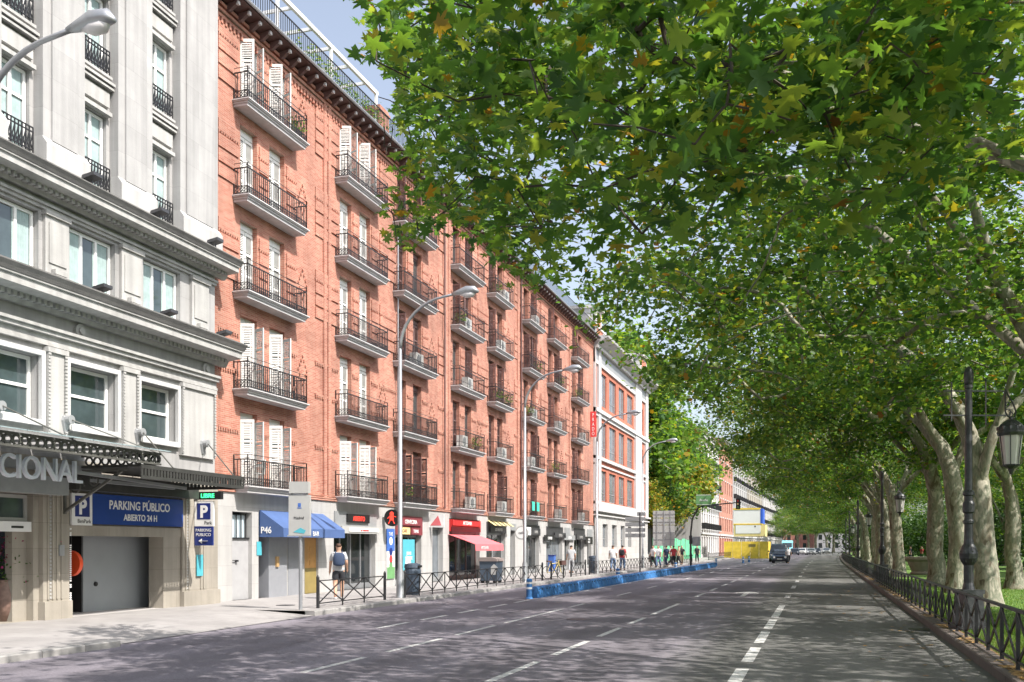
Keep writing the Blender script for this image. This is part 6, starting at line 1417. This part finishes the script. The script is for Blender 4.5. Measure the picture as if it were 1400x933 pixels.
# stone urn on the lawn
ux,uy=ground(1263,786,.1); t=thing('stone_planter','low round stone planter on the lawn between the plane trees','planter',(ux,uy,.1)); b=MB(); b.lathe((0,0,0),[(.75,0),(.8,.1),(.7,.2),(.95,.8),(1.15,.95),(1.15,1.1),(.9,1.1)],24); b.obj('bowl','base_stone',t,smooth=False)
# ============================================================ VEHICLES
def car(loc,rz,paint,lb,W=1.8,Lh=4.3,Hh=1.45,kind='car',cat='car',group='cars on the avenue',detail=True,name='car'):
    t=thing(name,lb,cat,loc,rz,group); hw=W/2; g=.17
    if kind=='car':  prof=[(0,.35),(.02,.62),(.25,.78),(1.05,.90),(1.75,Hh-.05),(2.1,Hh),(3.2,Hh),(3.7,Hh-.12),(4.15,.95),(4.3,.85),(4.3,.35),(4.1,.22),(.2,.22)]
    elif kind=='suv': prof=[(0,.45),(.02,.95),(.2,1.08),(1.15,1.15),(1.6,Hh-.1),(1.9,Hh),(4.0,Hh),(4.2,Hh-.15),(4.3,1.1),(4.3,.4),(4.1,.3),(.2,.3)]
    else: prof=[(0,.4),(.03,1.2),(.3,1.5),(.5,Hh-.2),(.8,Hh),(4.2,Hh),(4.3,Hh-.15),(4.3,.35),(.2,.3)]
    s=Lh/4.3; prof=[(y*s,z) for y,z in prof]
    b=MB(); k=len(prof); secs=[(-hw,.0),(-hw*.98,.0),(-hw*.0,0),(hw*.98,0),(hw,0)]
    zb_=.95 if kind=='car' else 1.15
    def xx(z): return hw if z<=zb_ else hw*(1-.22*(z-zb_)/(Hh-zb_)) if kind!='bus' else hw
    n=len(b.v)
    b.v+=[(-xx(z),y,z) for y,z in prof]+[(xx(z),y,z) for y,z in prof]
    b.f+=[tuple(n+i for i in range(k)),tuple(n+k+i for i in reversed(range(k)))]+[(n+i,n+k+i,n+k+(i+1)%k,n+(i+1)%k) for i in range(k)]
    o=b.obj('body',paint,t); m=o.modifiers.new('b','BEVEL'); m.width=.05; m.segments=2; m.limit_method='ANGLE'
    # glazing
    b=MB()
    if kind=='car':
        b.poly([(-hw*.82,1.10*s,.95),(hw*.82,1.10*s,.95),(hw*.74,1.72*s,Hh-.10),(-hw*.74,1.72*s,Hh-.10)]); y0,y1,z0,z1=1.35*s,3.6*s,.98,Hh-.14
    elif kind=='suv':
        b.poly([(-hw*.86,1.16*s,1.20),(hw*.86,1.16*s,1.20),(hw*.78,1.55*s,Hh-.18),(-hw*.78,1.55*s,Hh-.18)]); y0,y1,z0,z1=1.5*s,4.0*s,1.2,Hh-.2
    else:
        b.poly([(-hw*.9,.28*s,1.55),(hw*.9,.28*s,1.55),(hw*.9,.5*s,Hh-.4),(-hw*.9,.5*s,Hh-.4)]); y0,y1,z0,z1=.8*s,4.1*s,1.3,Hh-.6
    b.v=[(x,y-.035,z+.02) for x,y,z in b.v]; b.obj('windscreen','car_glass',t)
    for sg_ in (-1,1):
        q=MB(); q.poly([(sg_*(xx(z0)+.012),y0,z0),(sg_*(xx(z0)+.012),y1,z0),(sg_*(xx(z1)+.012),y1-.25,z1),(sg_*(xx(z1)+.012),y0+.4,z1)]); q.obj('side_window','car_glass',t)
    for sy in (.78*s,3.45*s):
        for sg_ in (-1,1):
            r_=.31 if kind=='car' else .38; q=MB(); q.tube([(sg_*(hw-.2),sy,r_),(sg_*(hw+.01),sy,r_)],r_,18); o=q.obj('wheel','tyre',t); q=MB(); q.tube([(sg_*(hw+.0),sy,r_),(sg_*(hw+.02),sy,r_)],r_*.6,12); q.obj('rim','chrome',o)
    zl=.66 if kind=='car' else .85
    for sg_ in (-1,1):
        q=MB(); q.tube([(sg_*hw*.72,-.035,zl),(sg_*hw*.72,.08,zl)],.12,12); q.obj('headlight','headlight',t); q=MB(); q.box(sg_*hw*.8-.1,sg_*hw*.8+.1,Lh-.03,Lh+.02,zl,zl+.15); q.obj('tail_light','red_light',t)
        q=MB(); q.box(sg_*(hw+.02),sg_*(hw+.2),1.3*s,1.4*s,zb_+.02,zb_+.17); q.obj('mirror',paint,t)
    q=MB(); q.box(-hw*.5,hw*.5,-.03,.02,zl-.1,zl+.08); q.obj('grille','black',t); q=MB(); q.box(-.26,.26,-.045,-.032,zl-.27,zl-.16); q.obj('number_plate','sign_white',t); q=MB(); q.box(-hw*.95,hw*.95,-.06,.05,.3,.42); q.obj('bumper','black',t)
    return t
vx,vy=ground(1063,769); 
car((atd(1063.5,118),118,0),R(0),'car_slate','dark grey off-road vehicle driving towards the camera behind the small blue car',2.05,4.8,2.15,'suv','off-road vehicle')
car((atd(1066,109.5),109.5,0),R(0),'car_navy','small dark blue car with round headlights in front of the grey off-road vehicle',1.65,3.8,1.45)
car((atd(1076,255),255,0),0,'bus_cyan','pale blue bus far down the avenue behind the off-road vehicle',2.6,11,3.3,'bus','bus')
for i,(u,Y,p,lb) in enumerate(((1086,205,'car_slate','dark car far away left of the white cars'),(1096,215,'car_white','white car far down the avenue, left of two'),(1102,232,'car_white','white car at the back of the distant traffic'),(1109,215,'car_silver','silver car far down the avenue to the right of the white cars'),(1116,222,'car_slate','dark car at the right of the distant traffic'),(1130,250,'car_silver','silver car under the farthest trees'))): car((atd(u,Y),Y,0),0,p,lb)
car((34,62,.12),R(90),'car_silver','silver car on the park road seen between the trunks at the right edge',1.8,4.3,1.45); car((36,54,.12),R(75),'bus_yellow','yellow bus on the park road at the right edge',2.5,10,3.0,'bus','bus'); car((35,75,.12),R(90),'car_white','white car on the park road beyond the lawn',1.8,4.3,1.45)
# bicycle leaning at the railing
def bicycle(loc,rz,lb,paint='pale_yellow'):
    t=thing('bicycle',lb,'bicycle',loc,rz); 
    for y in (0,1.05):
        b=MB(); b.tube([(0,y+.33*math.cos(a*PI/10),.33+.33*math.sin(a*PI/10)) for a in range(21)],.018,6,cap=False); o=b.obj('wheel','tyre',t); b=MB()
        for a in range(8): b.bar((0,y,.33),(0,y+.32*math.cos(a*PI/4),.33+.32*math.sin(a*PI/4)),.005)
        b.obj('spokes','chrome',o)
    b=MB()
    for p,q in (((0,0,.33),(0,.12,.85)),((0,.12,.82),(0,.55,.35)),((0,.12,.85),(0,.75,.80)),((0,.55,.35),(0,.78,.9)),((0,.75,.8),(0,1.05,.33)),((0,.55,.35),(0,1.05,.33)),((0,.12,.85),(0,.10,1.0))): b.bar(p,q,.03)
    b.obj('frame',paint,t); b=MB(); b.bar((-.28,.12,1.0),(.28,.12,1.0),.025); b.obj('handlebar','black',t); b=MB(); b.extrude([(.66,.9),(.95,.9),(.95,.96),(.66,.94)],'x',-.08,.08); b.obj('saddle','brown_paint',t); b=MB(); b.box(-.16,.16,-.3,.05,.72,.95); b.obj('basket','dark_wood',t)
bicycle((-13.05,onX(768,13.05),.13),R(0),'tan bicycle leaning on the railing past the shop with yellow goods'); bpy.data.objects['bicycle'].rotation_euler=(R(0),R(8),R(150))
# ============================================================ PEOPLE
def skin_obj(name,verts,edges,m,parent,sub=2,sx=1.0):
    me=bpy.data.meshes.new(name); me.from_pydata([v[:3] for v in verts],edges,[]); o=bpy.data.objects.new('tmp',me); col.objects.link(o)
    md=o.modifiers.new('s','SKIN'); md.use_smooth_shade=True
    for i,v in enumerate(verts):
        s=me.skin_vertices[0].data[i]; k_=1.28 if name in('body','shirt','shorts','trousers','backpack','hair','shoe') and v[3]>.02 else 1.0; s.radius=(v[3]*k_,(v[4] if len(v)>4 else v[3])*k_); s.use_root=(i==0)
    o.modifiers.new('u','SUBSURF').levels=sub; o.modifiers['u'].render_levels=sub
    q=bpy.data.objects.new(name,bpy.data.meshes.new('blank')); col.objects.link(q); q.parent=parent; QUEUE.append((o,q,m,None,True)); return q
def person(loc,rz,lb,top='cloth_grey',bottom='cloth_dark',hair='hair_dark',h=1.75,stride=.35,shorts=False,backpack=None,armbend=.2,group=None,hands=True):
    t=thing('person',lb,'person',loc,rz,group); t.scale=(h/1.75,)*3
    s=stride; hz=.92; sh=1.44
    LA=[(.19,0,sh),( .25,.02-.25*s,1.17),(.27,.10*(1)-.3*s+armbend*.5,.93+armbend*.15)]; RA=[(-.19,0,sh),(-.25,.02+.25*s,1.17),(-.27,.30*s+.05,.92)]
    LL=[(.10,0,hz),(.11,.35*s,.50),(.11,.36*s-.02,.10)]; RL=[(-.10,0,hz),(-.11,.0,.50),(-.11,-.75*s,.13)]
    v=[(0,0,.97,.15,.11),(0,0,1.15,.135,.10),(0,0,1.34,.155,.105),(0,-.005,1.45,.10,.075),(0,0,1.53,.052,.055),(0,.012,1.60,.068,.078),(0,.01,1.69,.072,.088),(0,.005,1.755,.03,.04)]
    e=[(i,i+1) for i in range(7)]
    def add(par,p,r): v.append((*p,r,r)); e.append((par,len(v)-1)); return len(v)-1
    for A in (LA,RA):
        i=add(2,A[0],.055); i=add(i,A[1],.042); i=add(i,A[2],.028); sg=1 if A is LA else -1
        d=(Vector(A[2])-Vector(A[1])).normalized(); p=Vector(A[2])+d*.09; i2=add(i,tuple(p),.032)
        if hands:
            for f in range(4):
                q=p+d*.03+Vector((0,(f-1.5)*.022,0)); j=add(i2,tuple(q),.010); j=add(j,tuple(q+d*.035+Vector((-sg*.005,0,0))),.009); add(j,tuple(q+d*(.055+.01*(f in(1,2)))+Vector((-sg*.02,0,0))),.008)
            q=Vector(A[2])+d*.03+Vector((-sg*.01,.035,0)); j=add(i,tuple(q),.011); add(j,tuple(q+d*.04+Vector((-sg*.015,.012,0))),.009)
    for Lg in (LL,RL):
        i=add(0,Lg[0],.09); i=add(i,Lg[1],.06); i=add(i,Lg[2],.04); add(i,(Lg[2][0],Lg[2][1]+.03,.04),.038); add(len(v)-1,(Lg[2][0],Lg[2][1]+.15,.03),.03)
    # nose, ears on the head
    body=skin_obj('body',v,e,'skin',t)
    vs=[(0,0,.84,.165,.12),(0,0,.98,.17,.125),(0,0,1.16,.155,.115),(0,0,1.34,.172,.122),(0,-.005,1.455,.11,.085)]; es=[(0,1),(1,2),(2,3),(3,4)]
    for A in (LA,RA): vs.append((*A[0],.07,.07)); es.append((3,len(vs)-1)); m_=Vector(A[0]).lerp(Vector(A[1]),.85); vs.append((*m_,.06,.06)); es.append((len(vs)-2,len(vs)-1))
    skin_obj('shirt',vs,es,top,t)
    vt=[(0,0,1.03,.155,.115),(0,0,.90,.16,.12)]; et=[(0,1)]
    for Lg in (LL,RL):
        vt.append((*Lg[0],.105,.105)); et.append((1,len(vt)-1)); k=Vector(Lg[1])
        if shorts: kk_=Vector(Lg[0]).lerp(k,.85); vt.append((*kk_,.085,.085)); et.append((len(vt)-2,len(vt)-1))
        else: vt.append((*k,.075,.075)); et.append((len(vt)-2,len(vt)-1)); vt.append((*Lg[2],.058,.058)); et.append((len(vt)-2,len(vt)-1))
    skin_obj('shorts' if shorts else 'trousers',vt,et,bottom,t)
    skin_obj('hair',[(0,-.03,1.64,.07,.075),(0,-.02,1.72,.078,.092),(0,0,1.775,.05,.06)],[(0,1),(1,2)],hair,t)
    for Lg in (LL,RL): skin_obj('shoe',[(Lg[2][0],Lg[2][1]-.03,.05,.045,.045),(Lg[2][0],Lg[2][1]+.08,.045,.045,.04),(Lg[2][0],Lg[2][1]+.17,.035,.035,.03)],[(0,1),(1,2)],'cloth_white' if shorts else 'cloth_dark',t)
    for sg in (-1,1):
        b=MB(); b.tube([(sg*.028,.092,1.675),(sg*.028,.100,1.675)],.010,8); b.obj('eye','black',t)
        b=MB(); b.tube([(sg*.075,-.0,1.63),(sg*.082,-.005,1.67),(sg*.075,-.0,1.70)],[.008,.016,.010],6); b.obj('ear','skin',t)
    b=MB(); b.tube([(0,.095,1.68),(0,.118,1.640),(0,.098,1.632)],[.006,.014,.006],6); b.obj('nose','skin',t); b=MB(); b.box(-.022,.022,.086,.094,1.598,1.606); b.obj('mouth','pink_awning',t)
    if backpack:
        q=skin_obj('backpack',[(0,-.20,1.06,.15,.08),(0,-.225,1.14,.16,.10),(0,-.225,1.36,.16,.10),(0,-.19,1.50,.13,.07)],[(0,1),(1,2),(2,3)],backpack,t)
        b=MB(); 
        for sg in (-1,1): b.tube([(sg*.1,-.17,1.47),(sg*.11,0,1.53),(sg*.12,.12,1.44),(sg*.13,.12,1.2),(sg*.13,-.1,1.05)],.018,6)
        b.obj('strap',backpack,q)
    return t
GP='pedestrians on the left pavement'
px,py=ground(463,819,.13); person((px,py,.13),R(30),'man in grey t-shirt and dark shorts walking away with a dark backpack','cloth_grey','cloth_dark','hair_brown',1.78,.3,True,'cloth_navy',group=GP)
def pat(u,v,rz,lb,**k): x,y=ground(u,v,.13); person((x,y,.13),rz,lb,group=GP,hands=False,**k)
pat(781,784,R(20),'person in grey shirt walking past the black sign with white writing',top='cloth_grey',bottom='cloth_grey')
pat(838,781,R(10),'person in white top and blue jeans beside the office plinth',top='cloth_white',bottom='cloth_denim',hair='hair_brown')
pat(851,780,R(0),'person in red top with dark backpack and jeans beside the office plinth',top='cloth_red',bottom='cloth_denim',backpack='cloth_dark')
pat(893,776,R(150),'man in white shirt and dark trousers by the green hoarding',top='cloth_white',bottom='cloth_dark',hair='hair_dark')
pat(900,776,R(170),'person in white top and jeans next to the man in the white shirt',top='cloth_white',bottom='cloth_denim')
pat(911,775,R(60),'person all in dark clothes at the head of the group',top='cloth_navy',bottom='cloth_navy')
pat(917,773,R(260),'person in grey top and dark trousers in the group',top='cloth_grey',bottom='cloth_dark')
pat(921,774.5,R(20),'person in red top and dark trousers in the group',top='cloth_red',bottom='cloth_dark')
pat(928,772.5,R(110),'person in tan top in the group',top='cloth_tan',bottom='cloth_dark')
pat(932,772,R(200),'last person of the group, dark top, near the traffic light mast',top='cloth_dark',bottom='cloth_tan')
pat(953,769,R(180),'person in dark clothes crossing below the white building',top='cloth_dark',bottom='cloth_dark')
x,y=atd(1078,108),108; person((x,y,0),R(200),'pedestrian in white top crossing the road right of the small blue car','cloth_white','cloth_dark',stride=.5,hands=False,group='people crossing')
x,y=ground(1245,768.5,.1); person((x,y,.1),R(90),'person in dark clothes on the park lawn between the plane trees','cloth_dark','cloth_dark',hands=False,group='people in the park'); person((x+1.2,y+.6,.1),R(120),'person in red on the park lawn between the plane trees','cloth_red','cloth_dark',hands=False,group='people in the park')

# ------------------------------------------------------------ turn letters and figures into meshes
dg=bpy.context.evaluated_depsgraph_get(); res=[]
for t,o,m,mx,sm_ in QUEUE:
    me=bpy.data.meshes.new_from_object(t.evaluated_get(dg)); res.append((t,o,me,m,mx,sm_))
for t,o,me,m,mx,sm_ in res:
    me.materials.clear(); me.materials.append(M(m))
    if mx is not None: me.transform(mx)
    if sm_: me.polygons.foreach_set('use_smooth',[True]*len(me.polygons))
    o.data=me; bpy.data.objects.remove(t)
